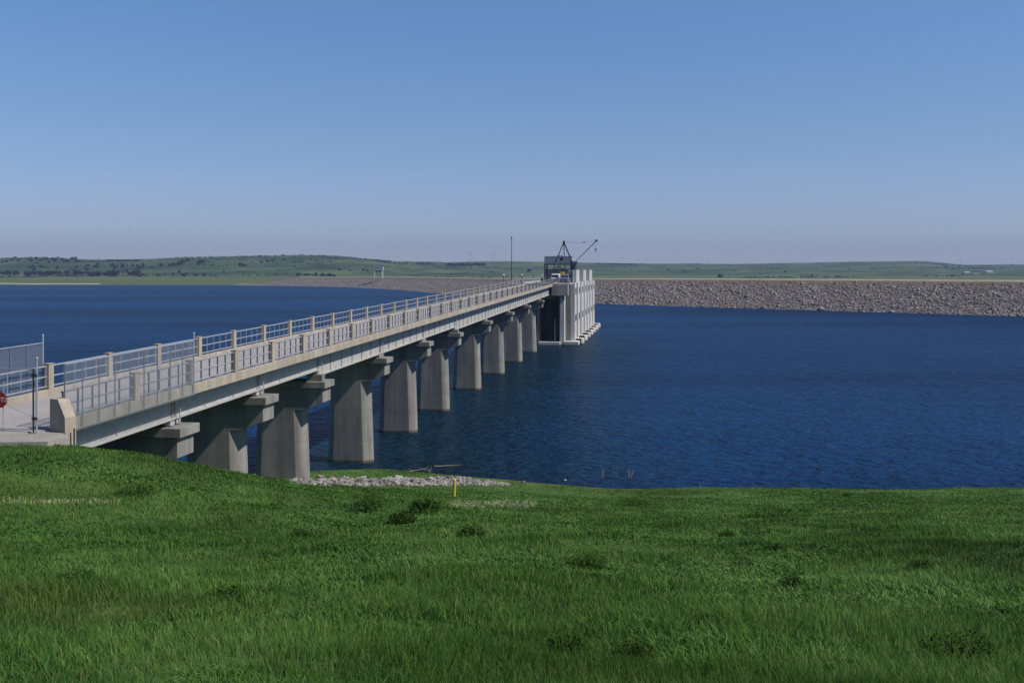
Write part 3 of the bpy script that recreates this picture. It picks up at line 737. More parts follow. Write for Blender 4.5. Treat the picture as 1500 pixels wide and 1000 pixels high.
# ------------------------------------------------------------------ far hills, one sheet of land
RP = np.array([(-1500, 372), (-600, 374), (-200, 377), (0, 379), (50, 377), (90, 378.5), (125, 380), (157, 380.5), (228, 379), (280, 377.5), (380, 376), (470, 375.6), (510, 377.5), (557, 382), (583, 384.7), (633, 385), (660, 384.5), (709, 383.5), (760, 383.5), (860, 385), (950, 386.2), (1060, 387), (1180, 385.5), (1250, 383.6), (1350, 383.4), (1380, 385), (1410, 388), (1500, 388), (1700, 386), (2200, 384), (3200, 384)], float)
ZR = lambda px: np.interp(px, [-1500, 380, 560, 700, 3000], [2900, 2900, 3000, 4200, 4600])
ZF = lambda px: np.interp(px, [-1500, 380, 560, 800, 3000], [1850, 1800, 1500, 1700, 1700])
def zstart(px):
    base = np.interp(px, [-1500, -200, 100, 345], [1100, 1060, 1045, 1050])
    X = PB[:, 0] + nr[:, 0]*74; Y = PB[:, 1] + nr[:, 1]*74; pp = 750 + F*X/Y; k = np.argsort(pp)
    zz = np.interp(px, pp[k], Y[k])
    return np.where(px < 352, base, np.maximum(zz, 230))
def hill_h(X, Y):
    px = 750 + F*X/Y; z = Y; zr, zf, zs = ZR(px), ZF(px), zstart(px)
    top = CAM + (HY - np.interp(px, RP[:, 0], RP[:, 1]))/F*zr
    flat = np.where(px < 352, np.clip((z - zs)/120, -1, 1)*1.4 + .2, 1.5 + 0*z) + np.clip((z-1000)/1000, 0, 1)*2
    t = np.clip((z - zf)/(zr - zf), 0, 1); s = t*t*(3-2*t)
    h = flat*(1-s) + top*s
    env = np.sin(np.clip(t, 0, 1)*PI)
    fold = (vnoise(X, Y, 1/420, 5)*.6 + vnoise(X, Y, 1/170, 6)*.28 + vnoise(X, Y, 1/80, 7)*.13)
    h = h + env*fold*top*.30 + np.clip((z - zs - 200)/500, 0, 1)*(1-t)*vnoise(X, Y, 1/200, 8)*1.0
    beyond = np.clip((z - zr)/1500, 0, 1)
    return h - beyond*top*.55
pxs = np.linspace(-1500, 3000, 520); rows = 110
HX, HYm = [], []
for k in range(rows):
    tq = k/(rows-1); zz = zstart(pxs) + (6500 - zstart(pxs))*(tq**1.25); HX.append((pxs-750)/F*zz); HYm.append(zz)
HX = np.array(HX); HYm = np.array(HYm)
hz = hill_h(HX, HYm); hz[0] = np.minimum(hz[0], -.6)
o = npmesh('hills', np.c_[HX.ravel(), HYm.ravel(), hz.ravel()], [gridfaces(rows, len(pxs))], 'hill_grass', smooth=True); tag(o, kind='structure')
# pale beach of the far left shore
V = []; pb = np.linspace(-350, 146, 70)
for k in range(3):
    zz = zstart(pb) + [30, 38, 55][k] + vnoise(pb, pb*0, .05, 4)*12*np.clip((140-pb)/60, 0, 1)
    zz = np.where(k == 2, np.minimum(zz, zstart(pb) + 60 + np.clip((150 - pb)/100, 0, 1)*42), zz); X = (pb-750)/F*zz; V.append(np.c_[X, zz, np.maximum(hill_h(X, zz), .02) + .12 + .0*k])
V = np.array(V).reshape(-1, 3)
tag(npmesh('beach', V, [gridfaces(3, 70)], 'sand', smooth=True), kind='structure')

# trees of the far side
def far_tree(name, kind_):
    mb = MB(); rr = random.Random(kind_*5 + 1)
    if kind_ == 2:
        H = 1.0; prof = lambda: None
    blobs = {0: [(0, 0, .62, .34), (.2, .05, .5, .26), (-.22, .1, .52, .26), (.02, -.2, .45, .25), (0, .1, .8, .2)],
             1: [(0, 0, .5, .42), (.3, .1, .42, .3), (-.3, -.1, .42, .32), (.1, .2, .66, .26), (-.2, .15, .66, .22)],
             2: [(0, 0, .25, .20), (0, 0, .42, .17), (0, 0, .58, .13), (0, 0, .72, .10), (0, 0, .86, .06)]}[kind_]
    for (x, y, z, r) in blobs:
        for _ in range(46 if kind_ < 2 else 30):
            d = Vector((rr.gauss(0, 1), rr.gauss(0, 1), rr.gauss(0, 1))).normalized() * r * rr.uniform(.55, 1.05)
            c = Vector((x, y, z)) + d; s = r * rr.uniform(.22, .42)
            a = Vector((rr.gauss(0, 1), rr.gauss(0, 1), rr.gauss(0, 1))).normalized(); b = a.orthogonal().normalized(); b2 = a.cross(b)
            mb.add([c + b*s, c + b2*s*.8, c - b*s*.9, c - b2*s*.8], [(0, 1, 2, 3)])
    return mb
TREES = []
def mktree(name, kd, label, group):
    t = thing(name, (0, 0, 0), label, 'tree', 0, group)
    cr_ = far_tree(name, kd).build('crown', 'tree_leaves', t)
    mb = MB(); mb.tube((0, 0, -.15), (0, 0, .5), .035, .018, 6)
    for a in (0, 2.1, 4.2): mb.tube((0, 0, .28), (.18*math.cos(a), .18*math.sin(a), .5), .014, .006, 4)
    tk = mb.build('trunk', 'bark', t)
    return [t, [cr_, tk], False]
G = {'bank': ('dark green tree in the wooded belt at the foot of the left far hills', 'trees at the foot of the left hills'),
     'ridge': ('dark tree on the skyline of the far left hills', 'skyline trees on the left hills'),
     'slope': ('round dark tree scattered on the far left hillside', 'scattered trees on the left hillside'),
     'grove': ('dark tree in the dense grove on the flat behind the dam, below the power pylons', 'grove below the pylons'),
     'right': ('dark tree on the distant hills behind the intake tower and dam', 'trees on the distant right hills')}
PROTO = {}
for g_, (lab, gr) in G.items():
    for kd in (0, 1, 2):
        PROTO[g_, kd] = mktree('broadleaf_tree' if kd < 2 else 'conifer_tree', kd, lab, gr)
def put_tree(g_, kd, px, py, hpx, wide=1.0, z0=1200., z1=4600.):
    p = raycast(px, py, hill_h, z0, z1, 6.0)
    if p[1] <= z0 + 7: return
    e = PROTO[g_, kd]
    if not e[2]: o = e[0]; e[2] = True
    else: o = copy_known(e[0], e[1])
    s = .85 * hpx * p[1] / F
    o.location = (p[0], p[1], p[2] - .05*s); o.scale = (s*wide, s*wide, s); o.rotation_euler = (0, 0, random.uniform(0, 6.28))
U_ = random.uniform
for i in range(56): put_tree('bank', random.choice((0, 1, 1)), U_(0, 205), U_(401, 405.2), U_(5, 8.5), U_(1.2, 2.1))
for i in range(16): put_tree('bank', random.choice((0, 1)), U_(205, 300), U_(402, 405.5), U_(3, 5), 1.2)
for i in range(20): put_tree('bank', random.choice((0, 1)), U_(434, 492), U_(403.5, 405.5), U_(3.5, 5.5), 1.3)
for i in range(24): put_tree('ridge', 1, U_(42, 118), 378 + U_(0, 7), U_(3, 4.5), 1.6)
for x, y in ((4, 385), (10, 384), (18, 382), (27, 383)): put_tree('ridge', 1, x, y, 4, 1.5)
for i in range(14): put_tree('ridge', 1, 158 + i*3.4, 382.8 + U_(-.4, .4), U_(3, 4), 1.5)
for i in range(9): put_tree('ridge', 1, 549 + i*2.6, 382.5 + i*.35, U_(2, 3.4), 1.4)
for i in range(40): put_tree('slope', random.choice((0, 1)), U_(162, 213), U_(387, 401), U_(3.5, 6), U_(.9, 1.2))
for i in range(18): put_tree('slope', 1, U_(40, 150), U_(386, 400), U_(3, 5), 1.5)
for x, y, h_ in ((236, 391, 7), (248, 391, 6), (254, 390, 7), (263, 389, 9), (267, 386, 8), (275, 383, 7), (293, 387, 8), (297, 385, 7), (290, 389, 5), (352, 391, 8), (358, 391, 7), (262, 400, 5), (140, 392, 6), (126, 395, 5), (383, 386, 5), (392, 384, 5), (399, 383, 5), (432, 392, 4), (407, 397, 3), (484, 384, 3), (497, 397, 5), (532, 397, 5), (538, 398, 5), (513, 398, 4), (222, 394, 5)): put_tree('slope', random.choice((0, 1)), x, y, h_, 1.15)
put_tree('slope', 2, 328, 399, 8, .9)
for i in range(34): put_tree('grove', 1, 657 + i*1.6, 389.6 + U_(-1.5, .8), U_(4, 5.2), 1.5)
for i in range(10): put_tree('grove', 1, 612 + i*2.4, 387.5 + U_(-1, 1), U_(2.2, 3.6), 1.4)
for i in range(12): put_tree('right', 1, 872 + i*5.5, 386.6 + i*.12, U_(1.8, 2.6), 3.2)
for x, y, h_ in ((661, 403, 3), (668, 403, 3), (775, 398, 6), (978, 396, 2.5), (1022, 394, 2.5), (897, 396, 2), (925, 395, 2), (1075, 397, 2), (1150, 399, 3), (1359, 404, 2.5), (1310, 390, 2), (1190, 403, 2.5), (1430, 397, 2), (720, 399, 2.5)): put_tree('right', 1, x, y, h_, 1.7)
for e in PROTO.values():
    if not e[2]:
        for k in e[1]: bpy.data.objects.remove(k)
        bpy.data.objects.remove(e[0])

# scrub: low bushes in drifts over the hills, too many to count
n = 26000; pq = rng.uniform(-300, 1700, n); zq = rng.uniform(1500, 4400, n); Xq = (pq-750)/F*zq
den = vnoise(Xq, zq, 1/260, 41)*.6 + vnoise(Xq, zq, 1/90, 42)*.5
zrel = (zq - ZF(pq))/(ZR(pq) - ZF(pq)); left = np.clip((620 - pq)/200, 0, 1)
ok = (den > .44 - .34*left + np.where(zrel < 0, .35, 0)) & (zrel < 1.02)
Xq, zq, pq = Xq[ok], zq[ok], pq[ok]; hq = hill_h(Xq, zq); sq = rng.lognormal(.45, .4, len(Xq))
V, Fc = rocks(np.c_[Xq, zq, hq + sq*.25], sq)
tag(npmesh('scrub', V, [Fc], 'scrub_leaves'), 'dark low scrub growing in drifts over the far hills', 'scrub', kind='stuff')

# farm buildings on the right hills
def barn(px, py, wpx, hpx, label, rz=.2):
    p = raycast(px, py, hill_h, 1500, 4600, 5.); s = p[1]/F; w_, h_ = wpx*s, hpx*s
    t = thing('farm_building', (p[0], p[1], p[2]), label, 'building', rz)
    MB().box(-w_/2, w_/2, -6, 6, -2, h_*.6).build('wall', 'white_paint', t)
    MB().prism([(-w_/2 - .6, -6.8, h_*.6 + .01), (-w_/2 - .6, 0, h_), (-w_/2 - .6, 6.8, h_*.6 + .01)], (w_ + 1.2, 0, 0)).build('roof', 'white_paint', t)
    MB().box(-w_*.12, w_*.12, -6.06, -6.01, 0, h_*.42).build('door', 'house_steel', t)
barn(1415, 400.5, 8, 2.4, 'long white farm building on the right hills, the one farther left')
barn(1448, 399.5, 10, 2.8, 'long white farm building on the right hills, the one farther right')
barn(1428, 401.6, 5, 1.2, 'small low white shed between the two white farm buildings', .1)
# pylons
def pylon(px, ytop, zd, label, lean=0):
    X = (px-750)/F*zd; h0 = float(hill_h(np.array([X]), np.array([zd]))[0]); H = CAM + (HY-ytop)/F*zd - h0
    t = thing('power_pylon', (X, zd, h0), label, 'pylon', 0, 'power pylons on the skyline')
    for s in (-1, 1):
        mb = MB(); n = 8
        for k in range(n):
            z0_, z1_ = H*k/n, H*(k+1)/n
            for a, b in ((-1, -1), (-1, 1), (1, -1), (1, 1)):
                mb.tube((s*5 + a*1.2, b*1.2, z0_), (s*5 + a*1.2, b*1.2, z1_), .16, n=4)
            mb.tube((s*5 - 1.2, -1.2, z0_), (s*5 + 1.2, -1.2, z1_), .12, n=4); mb.tube((s*5 + 1.2, 1.2, z0_), (s*5 - 1.2, 1.2, z1_), .12, n=4)
        mb.build('mast', 'galvanised', t)
    mb = MB(); mb.box(-11, 11, -.4, .4, H*.86, H*.86 + .7); mb.tube((-5, 0, H*.6), (5, 0, H*.86), .2, n=4); mb.tube((5, 0, H*.6), (-5, 0, H*.86), .2, n=4); mb.build('cross_arm', 'galvanised', t)
pylon(689.5, 368, 4500, 'faint tall power pylon above the dark grove on the skyline, left of the other')
pylon(722.5, 370.5, 4700, 'faint power pylon on the skyline just left of the thin mast')
X = (1408-750)/F*4300; h0 = float(hill_h(np.array([X]), np.array([4300.]))[0])
t = thing('radio_tower', (X, 4300, h0), 'thin far radio tower on the skyline above the white farm buildings', 'tower')
MB().tube((0, 0, 0), (0, 0, 34), 1.0, .4, 5).build('shaft', 'galvanised', t); MB().tube((-2, 0, 30), (2, 0, 30), .3, n=4).build('antenna', 'galvanised', t)

# a bird far off over the lake
bz = 260.; t = thing('flying_bird', ((190-750)/F*bz, bz, CAM + (HY-336)/F*bz), 'tiny dark bird flying in the sky over the left hills', 'bird', .5)
mb = MB(); mb.tube((-.20, 0, 0), (.0, 0, .02), .03, .055, 8); mb.tube((0, 0, .02), (.22, 0, 0), .055, .02, 8); mb.build('body', 'bird_feathers', t, smooth=True)
for s in (-1, 1):
    mb = MB(); mb.prism([(-.1, s*.02, .03), (.08, s*.02, .03), (.04, s*.3, .12), (-.06, s*.5, .06), (-.10, s*.3, .11)], (0, 0, .012)); mb.build('wing', 'bird_feathers', t)

# ------------------------------------------------------------------ shore: rocks, driftwood, twigs, marker
def gz(x, y): return float(ground_h(np.array([x]), np.array([y]))[0])
rp = []
for k in range(6):
    V, Fc = rocks(np.zeros((1, 3)), np.ones(1)); rp.append((V, Fc))
protos = []
def rock_mesh(k):
    me = bpy.data.meshes.new('shore_rock'); bm = bmesh.new(); V, Fc = rp[k]
    bv = [bm.verts.new(v) for v in V]; [bm.faces.new([bv[i] for i in f]) for f in Fc]
    bmesh.ops.subdivide_edges(bm, edges=bm.edges, cuts=1); 
    for v in bm.verts: v.co += Vector((random.uniform(-1, 1), random.uniform(-1, 1), random.uniform(-1, 1)))*.13
    bm.to_mesh(me); bm.free(); me.materials.append(MATS['shore_rock']); return me
RM = [rock_mesh(k) for k in range(6)]
def rock(px, py, s, label, group):
    X, Y, Z = raycast(px, py, ground_h, 50, 90)
    o = bpy.data.objects.new('shore_rock', random.choice(RM)); C.objects.link(o)
    o.location = (X, Y, max(Z, -.05) + s*.12); o.scale = (s*U_(.8, 1.2), s*U_(.8, 1.2), s*U_(.7, 1.0)); o.rotation_euler = (U_(-.3, .3), U_(-.3, .3), U_(0, 6.28))
    tag(o, label, 'rock', group)
ga = ('pale grey rock in the long rock strip between the water and the meadow', 'rocks of the shore strip')
gb = ('pale rock heaped at the right end of the strip, beyond the yellow marker', 'rocks heaped beyond the marker')
for i in range(220):
    t_ = random.random(); px = 426 + (664-426)*t_; c0 = 706.5 - .5*t_; hw = 1.5 + 4.6*min(1, t_*4)*(1 - .25*t_)
    rock(px, c0 + U_(-1, 1)*hw, U_(.13, .29)*(1 if U_(0, 1) < .8 else 1.3), *ga)
for i in range(75):
    t_ = random.random()**1.2; px = 668 + (740-668)*t_; top = 697 + 11*t_
    rock(px, U_(top, 710.5), U_(.11, .24)*(1 - .3*t_), *gb)
tag_ = raycast(470, 701, ground_h, 50, 90)
o = bpy.data.objects.new('boulder', RM[0]); C.objects.link(o); o.location = (tag_[0], tag_[1], tag_[2] + .15); o.scale = (.38, .34, .34); tag(o, 'largest pale boulder at the left end of the shore rock strip', 'boulder')
for (x, y, s), lab in zip(((766, 707.5, .3), (827, 709, .28)), ('lone white rock at the waterline right of the rock heap', 'lone white rock in the grass edge, farther right along the shore')):
    X, Y, Z = raycast(x, y, ground_h, 50, 90); o = bpy.data.objects.new('shore_rock', RM[1]); C.objects.link(o); o.location = (X, Y, max(Z, 0) + .1); s *= .45; o.scale = (s, s, s*.8); tag(o, lab, 'rock')
# fine gravel between the rocks
tpx = np.linspace(415, 745, 12); tpy = np.linspace(696, 713, 9)
TZ = np.array([[raycast(a, b, ground_h, 50, 90, .1)[1] for b in tpy] for a in tpx])
def zat(px, py):
    i = min(max((px - 415)/30, 0), 10.999); j = min(max((py - 696)/2.125, 0), 7.999); a, b = int(i), int(j); u, w_ = i-a, j-b
    return (TZ[a, b]*(1-w_) + TZ[a, b+1]*w_)*(1-u) + (TZ[a+1, b]*(1-w_) + TZ[a+1, b+1]*w_)*u
n = 1500; Pg = []
for i in range(n):
    t_ = random.random(); px = 420 + 322*t_; py = U_(702, 711.5) if px < 668 else U_(699 + 9*(px-668)/72, 711)
    z = zat(px, py); X = (px-750)/F*z
    Pg.append((X + U_(-.2, .2), z + U_(-.2, .2)))
Pg = np.array(Pg); Zg = ground_h(Pg[:, 0], Pg[:, 1]); ok = Zg > -.05
V, Fc = rocks(np.c_[Pg, Zg + .02][ok], rng.uniform(.04, .13, ok.sum())); tag(npmesh('gravel', V, [Fc], 'shore_rock'), 'pale gravel between the shore rocks', 'gravel', kind='stuff')
# driftwood
X, Y, Z = raycast(603, 690, ground_h, 50, 95)
t = thing('driftwood', (X, Y, max(Z, 0) - .02), 'bleached driftwood branch lying at the waterline behind the rocks', 'driftwood')
t.scale = (.75, .75, .5)
mb = MB(); pts = [(-.3, 0, .02), (.7, .1, .22), (1.4, .2, .38), (1.75, .25, .72)]
for k in range(3): mb.tube(pts[k], pts[k+1], .07 - .018*k, .055 - .018*k, 7)
mb.build('trunk', 'wood_pale', t)
mb = MB(); mb.tube((.7, .1, .22), (1.0, .1, .6), .03, .012, 5); mb.tube((.2, 0, .1), (-.5, .3, .3), .035, .012, 5); mb.tube((1.2, .1, .3), (2.1, 0, .1), .03, .01, 5); mb.build('branch', 'wood_pale', t)
X, Y, Z = raycast(655, 693.5, ground_h, 50, 95)
mb = MB(); mb.tube((X-1.0, Y, max(Z, 0) + .08), (X + .4, Y + .1, max(Z, 0) + .12), .05, .04, 6); mb.tube((X + .4, Y + .1, max(Z, 0) + .12), (X + 1.2, Y, max(Z, 0) + .2), .04, .015, 6)
tag(mb.build('driftwood', 'wood_pale'), 'straight pale stick on the shore just left of the rock heap', 'driftwood')
# dead twigs
def shrub(px, py, H, label, seed, nb=6):
    X, Y, Z = raycast(px, py, ground_h, 50, 90); rr = random.Random(seed)
    t = MB()
    for b in range(nb):
        a = rr.uniform(0, 6.28); p = Vector((rr.uniform(-.08, .08), rr.uniform(-.08, .08), -.05)); d = Vector((math.cos(a)*.3, math.sin(a)*.3, 1)); r = .024
        for k in range(5):
            q = p + d.normalized()*H/5*rr.uniform(.7, 1.1); t.tube(p, q, r, r*.75, 4)
            if k > 1:
                e = q + Vector((rr.uniform(-.3, .3), rr.uniform(-.3, .3), .2))*H*.35; t.tube(q, e, r*.6, r*.3, 3)
            p = q; r *= .75; d += Vector((rr.uniform(-.35, .35), rr.uniform(-.35, .35), 0))
    o = t.build('dead_shrub', 'wood_pale'); o.location = (X, Y, max(Z, 0)); tag(o, label, 'shrub', 'bare shrubs at the waterline')
for i, (px, H, lab, py) in enumerate(((884, .95, 'bare pale twiggy shrub at the waterline, leftmost of the group', 711), (902, 1.0, 'bare forked shrub at the waterline, second from the left', 711), (922, .9, 'bare dense twiggy shrub at the waterline, middle of the group', 712), (956, .65, 'small bare shrub at the waterline, right of the dense one', 713), (1027, .5, 'tiny lone bare shrub at the waterline, far right of the group', 714), (628, .7, 'thin bare weed standing in front of the fourth pier', 694))):
    shrub(px, py, H, lab, i + 3, 3 + (i == 2)*5)
# yellow marker
X, Y, Z = raycast(665.3, 727, ground_h, 20, 90); H = 24*Y/F
t = thing('marker_post', (X, Y, Z), 'yellow marker post standing in the grass in front of the rock strip', 'post')
t.rotation_euler = (0, .03, 0)
mb = MB(); mb.tube((0, 0, -.2), (0, 0, H), .075, .075, 12); mb.build('tube', 'yellow_paint', t); mb = MB(); mb.lathe([(.001, H+.05), (.05, H+.04), (.08, H), (.08, H - .05)], n=12); mb.build('cap', 'yellow_paint', t)

# ------------------------------------------------------------------ grass
def sample(nn, z0, z1, p, half=.62):
    # density falls as z**-p ; area grows with z
    u = rng.uniform(0, 1, nn); e = 2 - p
    z = (z0**e + u*(z1**e - z0**e))**(1/e)
    X = rng.uniform(-1, 1, nn)*(half*z + 1.5); return X, z
NB = 820000
X, Z = sample(NB, 3.0, 77., 1.45)
H0 = ground_h(X, Z)
wU = (X - OX)*SA + Z*CA; wW = (X - OX)*CA - Z*SA
ok = (H0 > .06)
ok &= ~((wU < U0 + 2) & (wW < 3.1) & (Z > 33.6))         # road and pad
ok &= ~((Z > 34.0) & (Z < 37.2) & (X < -15.4))
ok &= ~((wU > U0) & (np.abs(wW) < 2.6) & (rng.uniform(0, 1, NB) < .6))
pxx = 750 + F*X/Z; pyy = HY + (CAM - H0)/Z*F
inr = (pxx > 424) & (pxx < 744) & (pyy > 700.5) & (pyy < 711)
ok &= ~(inr & (rng.uniform(0, 1, NB) < .93))
X, Z, H0, pxx, pyy = X[ok], Z[ok], H0[ok], pxx[ok], pyy[ok]; n = len(X)
tall = .5 + .5*vnoise(X, Z, .22, 11); tuft = np.clip(vnoise(X, Z, .9, 12)*1.2, 0, 1)
Hb = (.10 + .08*tall + .13*tuft)*rng.uniform(.4, 1.3, n)*.75*np.interp(Z, [0, 12, 30, 60], [1, 1, .72, .7])
Hb *= np.where(Z > 62, .5, .88)
wd = np.maximum(.0032, .00056*Z)*rng.uniform(.7, 1.4, n)
broad = (vnoise(X, Z, .45, 31) + .5*vnoise(X, Z, 1.6, 32) + rng.normal(0, .25, n)) > .38      # patches of broad-leaved herbs
wd = np.where(broad, wd*2.6, wd); Hb = np.where(broad, Hb*.62, Hb)
az = rng.uniform(0, 2*PI, n); lean = rng.uniform(.05, .75, n)*Hb; wind = (.10 + .2*vnoise(X, Z, .5, 21))*Hb
fa = rng.normal(0, .9, n)                                 # blade plane roughly across the view, but scattered
bx, by = np.cos(fa)*wd, np.sin(fa)*wd
lean = np.where(broad, lean*1.9 + .03, lean)
lx, ly = np.cos(az)*lean - wind, np.sin(az)*lean
P0 = np.stack([X - bx/2, Z - by/2, H0 - .02], -1); P1_ = np.stack([X + bx/2, Z + by/2, H0 - .02], -1)
mxx, mzz = X + lx*.35, Z + ly*.35
P2_ = np.stack([mxx + bx*.38, mzz + by*.38, H0 + Hb*.6], -1); P3_ = np.stack([mxx - bx*.38, mzz - by*.38, H0 + Hb*.6], -1)
P4_ = np.stack([X + lx, Z + ly, H0 + Hb], -1)
V = np.stack([P0, P1_, P2_, P3_, P4_], 1).reshape(-1, 3)
b0 = np.arange(n)*5
tv = rng.lognormal(0, .17, n); hue = rng.normal(0, .10, n)
tint = np.stack([tv*(1 + hue), tv, tv*(1 - .3*hue), np.ones(n)], -1)
tint[broad, :3] *= np.array([.78, .86, .8])
dry = (rng.uniform(0, 1, n) < .03) & ~broad                          # straw-coloured stalks
tint[dry, :3] = np.array([3.4, 1.9, 3.0])
strip_ = (pxx > 660) & (pxx < 785) & (pyy > 733) & (pyy < 744) & (rng.uniform(0, 1, n) < .95 - .6*np.abs(pyy - 738.5)/5.5)
tint[strip_, :3] = np.array([5.2, 2.7, 8.0])*rng.uniform(.7, 1.1, (strip_.sum(), 1))
path_ = (pxx < 175) & (np.abs(pyy - 735) < 3) & (rng.uniform(0, 1, n) < .75)
tint[path_, :3] = np.array([6.0, 2.9, 8.0])*rng.uniform(.6, 1.1, (path_.sum(), 1))
tint = np.repeat(tint, 5, axis=0)
o = npmesh('meadow_grass', V, [np.c_[b0, b0+1, b0+2, b0+3], np.c_[b0+3, b0+2, b0+4]], 'grass_blades', tint=tint)
tag(o, 'long green meadow grass covering the near slope', 'grass', kind='stuff')

# darker leafy weeds standing out of the grass
def weed(px, py, wpx, hpx, label, seed):
    X, Y, Z = raycast(px, py, ground_h, 6, 80); s = Y/F; Wd, Hd = wpx*s/2, hpx*s; rr = random.Random(seed); mb = MB()
    for k in range(620):
        a = rr.uniform(0, 6.28); r = math.sqrt(rr.random()); x, y = math.cos(a)*r*Wd, math.sin(a)*r*Wd*.8
        z = Hd*rr.uniform(.15, 1)*(1 - .55*r*r); l = Hd*rr.uniform(.12, .26); d = Vector((math.cos(a)*.7 + rr.gauss(0, .5), math.sin(a)*.7 + rr.gauss(0, .5), rr.uniform(.1, .9))).normalized()
        sd = d.cross(Vector((0, 0, 1))).normalized()*l*.22; c = Vector((x, y, z))
        mb.add([c, c + d*l*.5 + sd, c + d*l, c + d*l*.5 - sd], [(0, 1, 2, 3)])
    for k in range(26):
        a = rr.uniform(0, 6.28); r = rr.uniform(.1, .9); mb.tube((math.cos(a)*r*Wd*.4, math.sin(a)*r*Wd*.4, -.05), (math.cos(a)*r*Wd, math.sin(a)*r*Wd*.8, Hd*rr.uniform(.5, .9)*(1 - .5*r*r)), .006, .003, 3)
    o = mb.build('weed_clump', 'weed_leaves'); o.location = (X, Y, Z); tag(o, label, 'weed', 'dark weed clumps in the meadow')
WD = [(622, 752, 44, 26, 'dark bushy weed clump just below the left side of the yellow post'),
 (590, 768, 40, 22, 'dark weed clump below and left of the bushiest one'),
 (538, 748, 46, 20, 'wide dark weed clump left of the bushiest one, below the rock strip'),
 (690, 792, 46, 24, 'dark weed clump on its own below the pale dry grass strip'),
 (1130, 758, 66, 16, 'long low weed clump near the shore right of centre'),
 (1064, 788, 24, 12, 'small weed clump below the long low one'),
 (1136, 806, 26, 12, 'small dark weed clump right of centre, half way down the meadow'),
 (1348, 833, 40, 16, 'dark weed clump on the right side of the meadow'),
 (1160, 858, 38, 16, 'low weed clump right of centre, lower than the other small ones'),
 (830, 962, 70, 34, 'large weed clump low in the meadow just right of centre'),
 (1400, 965, 110, 40, 'broad weed clump in the bottom right corner of the meadow'),
 (110, 860, 60, 28, 'weed clump in the left part of the meadow'),
 (200, 725, 60, 16, 'dark weed clump on the slope at left above the bare track'),
 (930, 972, 60, 34, 'weed clump at the bottom edge, right of the large one'),
 (1240, 727, 12, 6, 'tiny dark weed near the shore at right'),
 (440, 790, 34, 16, 'small dark weed clump left of centre'),
 (925, 742, 50, 14, 'long dark weed clump near the shore, left of the long low one'),
 (1340, 752, 60, 12, 'low weed clump near the shore in the right part of the meadow'),
 (860, 830, 60, 20, 'weed clump in the middle of the meadow'),
 (1030, 915, 40, 18, 'weed clump low in the meadow between the centre and the right corner'),
 (330, 880, 60, 24, 'weed clump in the lower left of the meadow')]
for i, a in enumerate(WD): weed(*a, seed=i + 40)

# ------------------------------------------------------------------ air, light, sky, camera
m, nt, out = newmat('air'); pv = N(nt, 'ShaderNodeVolumePrincipled'); pv.inputs['Density'].default_value = 1.1e-4; pv.inputs['Color'].default_value = (.35, .45, .72, 1); pv.inputs['Anisotropy'].default_value = .1
L(nt, pv.outputs[0], out.inputs['Volume'])
hz_ = MB().box(-9500, 9500, -700, 9500, -8, 260).build('haze', 'air'); tag(hz_, 'pale blue summer haze over the lake', 'haze', kind='stuff')

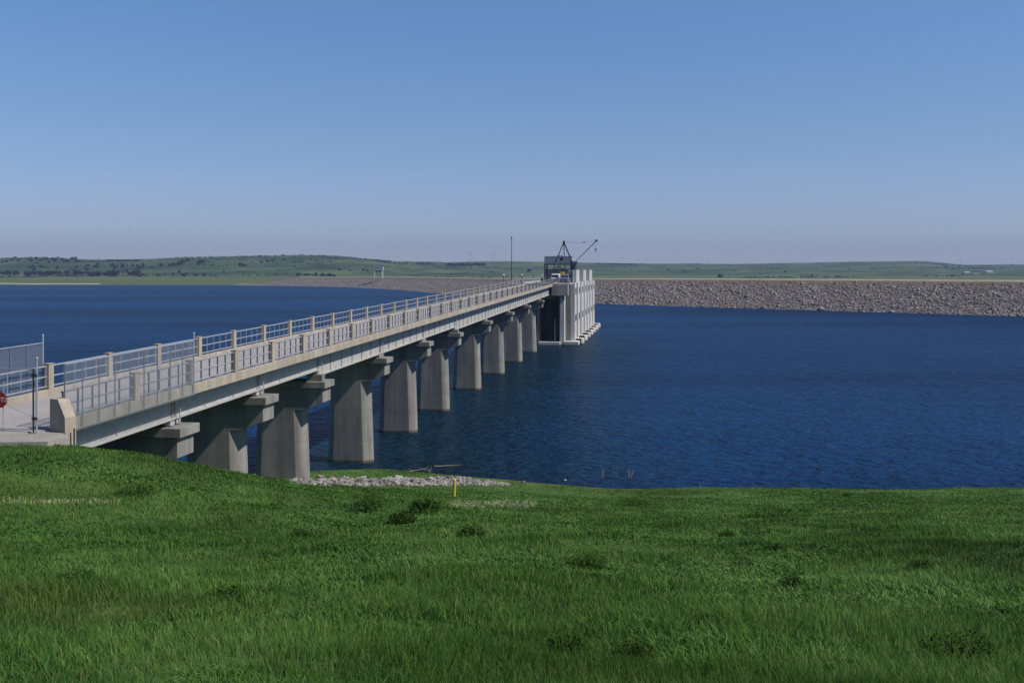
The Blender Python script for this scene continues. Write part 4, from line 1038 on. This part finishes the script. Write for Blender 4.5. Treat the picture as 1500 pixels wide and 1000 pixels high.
SD = Vector((.66*CA - .10*SA, -.66*SA - .10*CA, .735)).normalized()
el = math.asin(SD.z); azm = math.atan2(SD.x, SD.y)
sl = bpy.data.lights.new('sun', 'SUN'); sl.energy = 4.6; sl.angle = math.radians(.5); sl.color = (1, .955, .88)
so = bpy.data.objects.new('sun', sl); C.objects.link(so); so.rotation_euler = SD.to_track_quat('Z', 'Y').to_euler(); so.location = SD*200
wd_ = bpy.data.worlds.new('World'); sc.world = wd_; wd_.use_nodes = True; nt = wd_.node_tree; nt.nodes.clear()
sky = nt.nodes.new('ShaderNodeTexSky'); sky.sky_type = 'NISHITA'; sky.sun_disc = False; sky.sun_elevation = el; sky.sun_rotation = azm
sky.altitude = 600; sky.air_density = 1.0; sky.dust_density = .35; sky.ozone_density = 4.0
bg = nt.nodes.new('ShaderNodeBackground'); bg.inputs[1].default_value = .086
wo = nt.nodes.new('ShaderNodeOutputWorld'); hs = nt.nodes.new('ShaderNodeHueSaturation'); hs.inputs['Saturation'].default_value = 1.15; nt.links.new(sky.outputs[0], hs.inputs['Color']); tn = nt.nodes.new('ShaderNodeMix'); tn.data_type = 'RGBA'; tn.blend_type = 'MULTIPLY'; tn.inputs[0].default_value = 1; nt.links.new(hs.outputs[0], tn.inputs[6])
tc = nt.nodes.new('ShaderNodeTexCoord'); sz = nt.nodes.new('ShaderNodeSeparateXYZ'); nt.links.new(tc.outputs['Generated'], sz.inputs[0])
nx_ = nt.nodes.new('ShaderNodeTexNoise'); nx_.inputs['Scale'].default_value = 2.2; mpn = nt.nodes.new('ShaderNodeMapping'); mpn.inputs['Scale'].default_value = (1, 1, 7); nt.links.new(tc.outputs['Generated'], mpn.inputs[0]); nt.links.new(mpn.outputs[0], nx_.inputs['Vector'])
zz_ = mathn(nt, 'ADD', sz.outputs[2], mathn(nt, 'MULTIPLY', mathn(nt, 'SUBTRACT', nx_.outputs['Fac'], .5), .03))
tintc = ramp(nt, zz_, [(0.0, (.82, .82, 1.02)), (.05, (.82, .78, .97)), (.13, (.95, .885, .955)), (.25, (1.06, 1.05, 1.10)), (.6, (1.0, 1.0, 1.08))])
nt.links.new(tintc, tn.inputs[7]); nt.links.new(tn.outputs[2], bg.inputs[0]); nt.links.new(bg.outputs[0], wo.inputs[0])

cd = bpy.data.cameras.new('camera'); cam = bpy.data.objects.new('camera', cd); C.objects.link(cam); sc.camera = cam
cd.sensor_width = 36; cd.lens = 36; cd.shift_y = -(500 - HY)/F; cd.clip_start = .2; cd.clip_end = 30000
cam.location = (0, 0, CAM); cam.rotation_euler = (PI/2, 0, 0)
sc.view_settings.view_transform = 'Standard'; sc.view_settings.look = 'None'; sc.view_settings.exposure = .32; sc.view_settings.gamma = 1
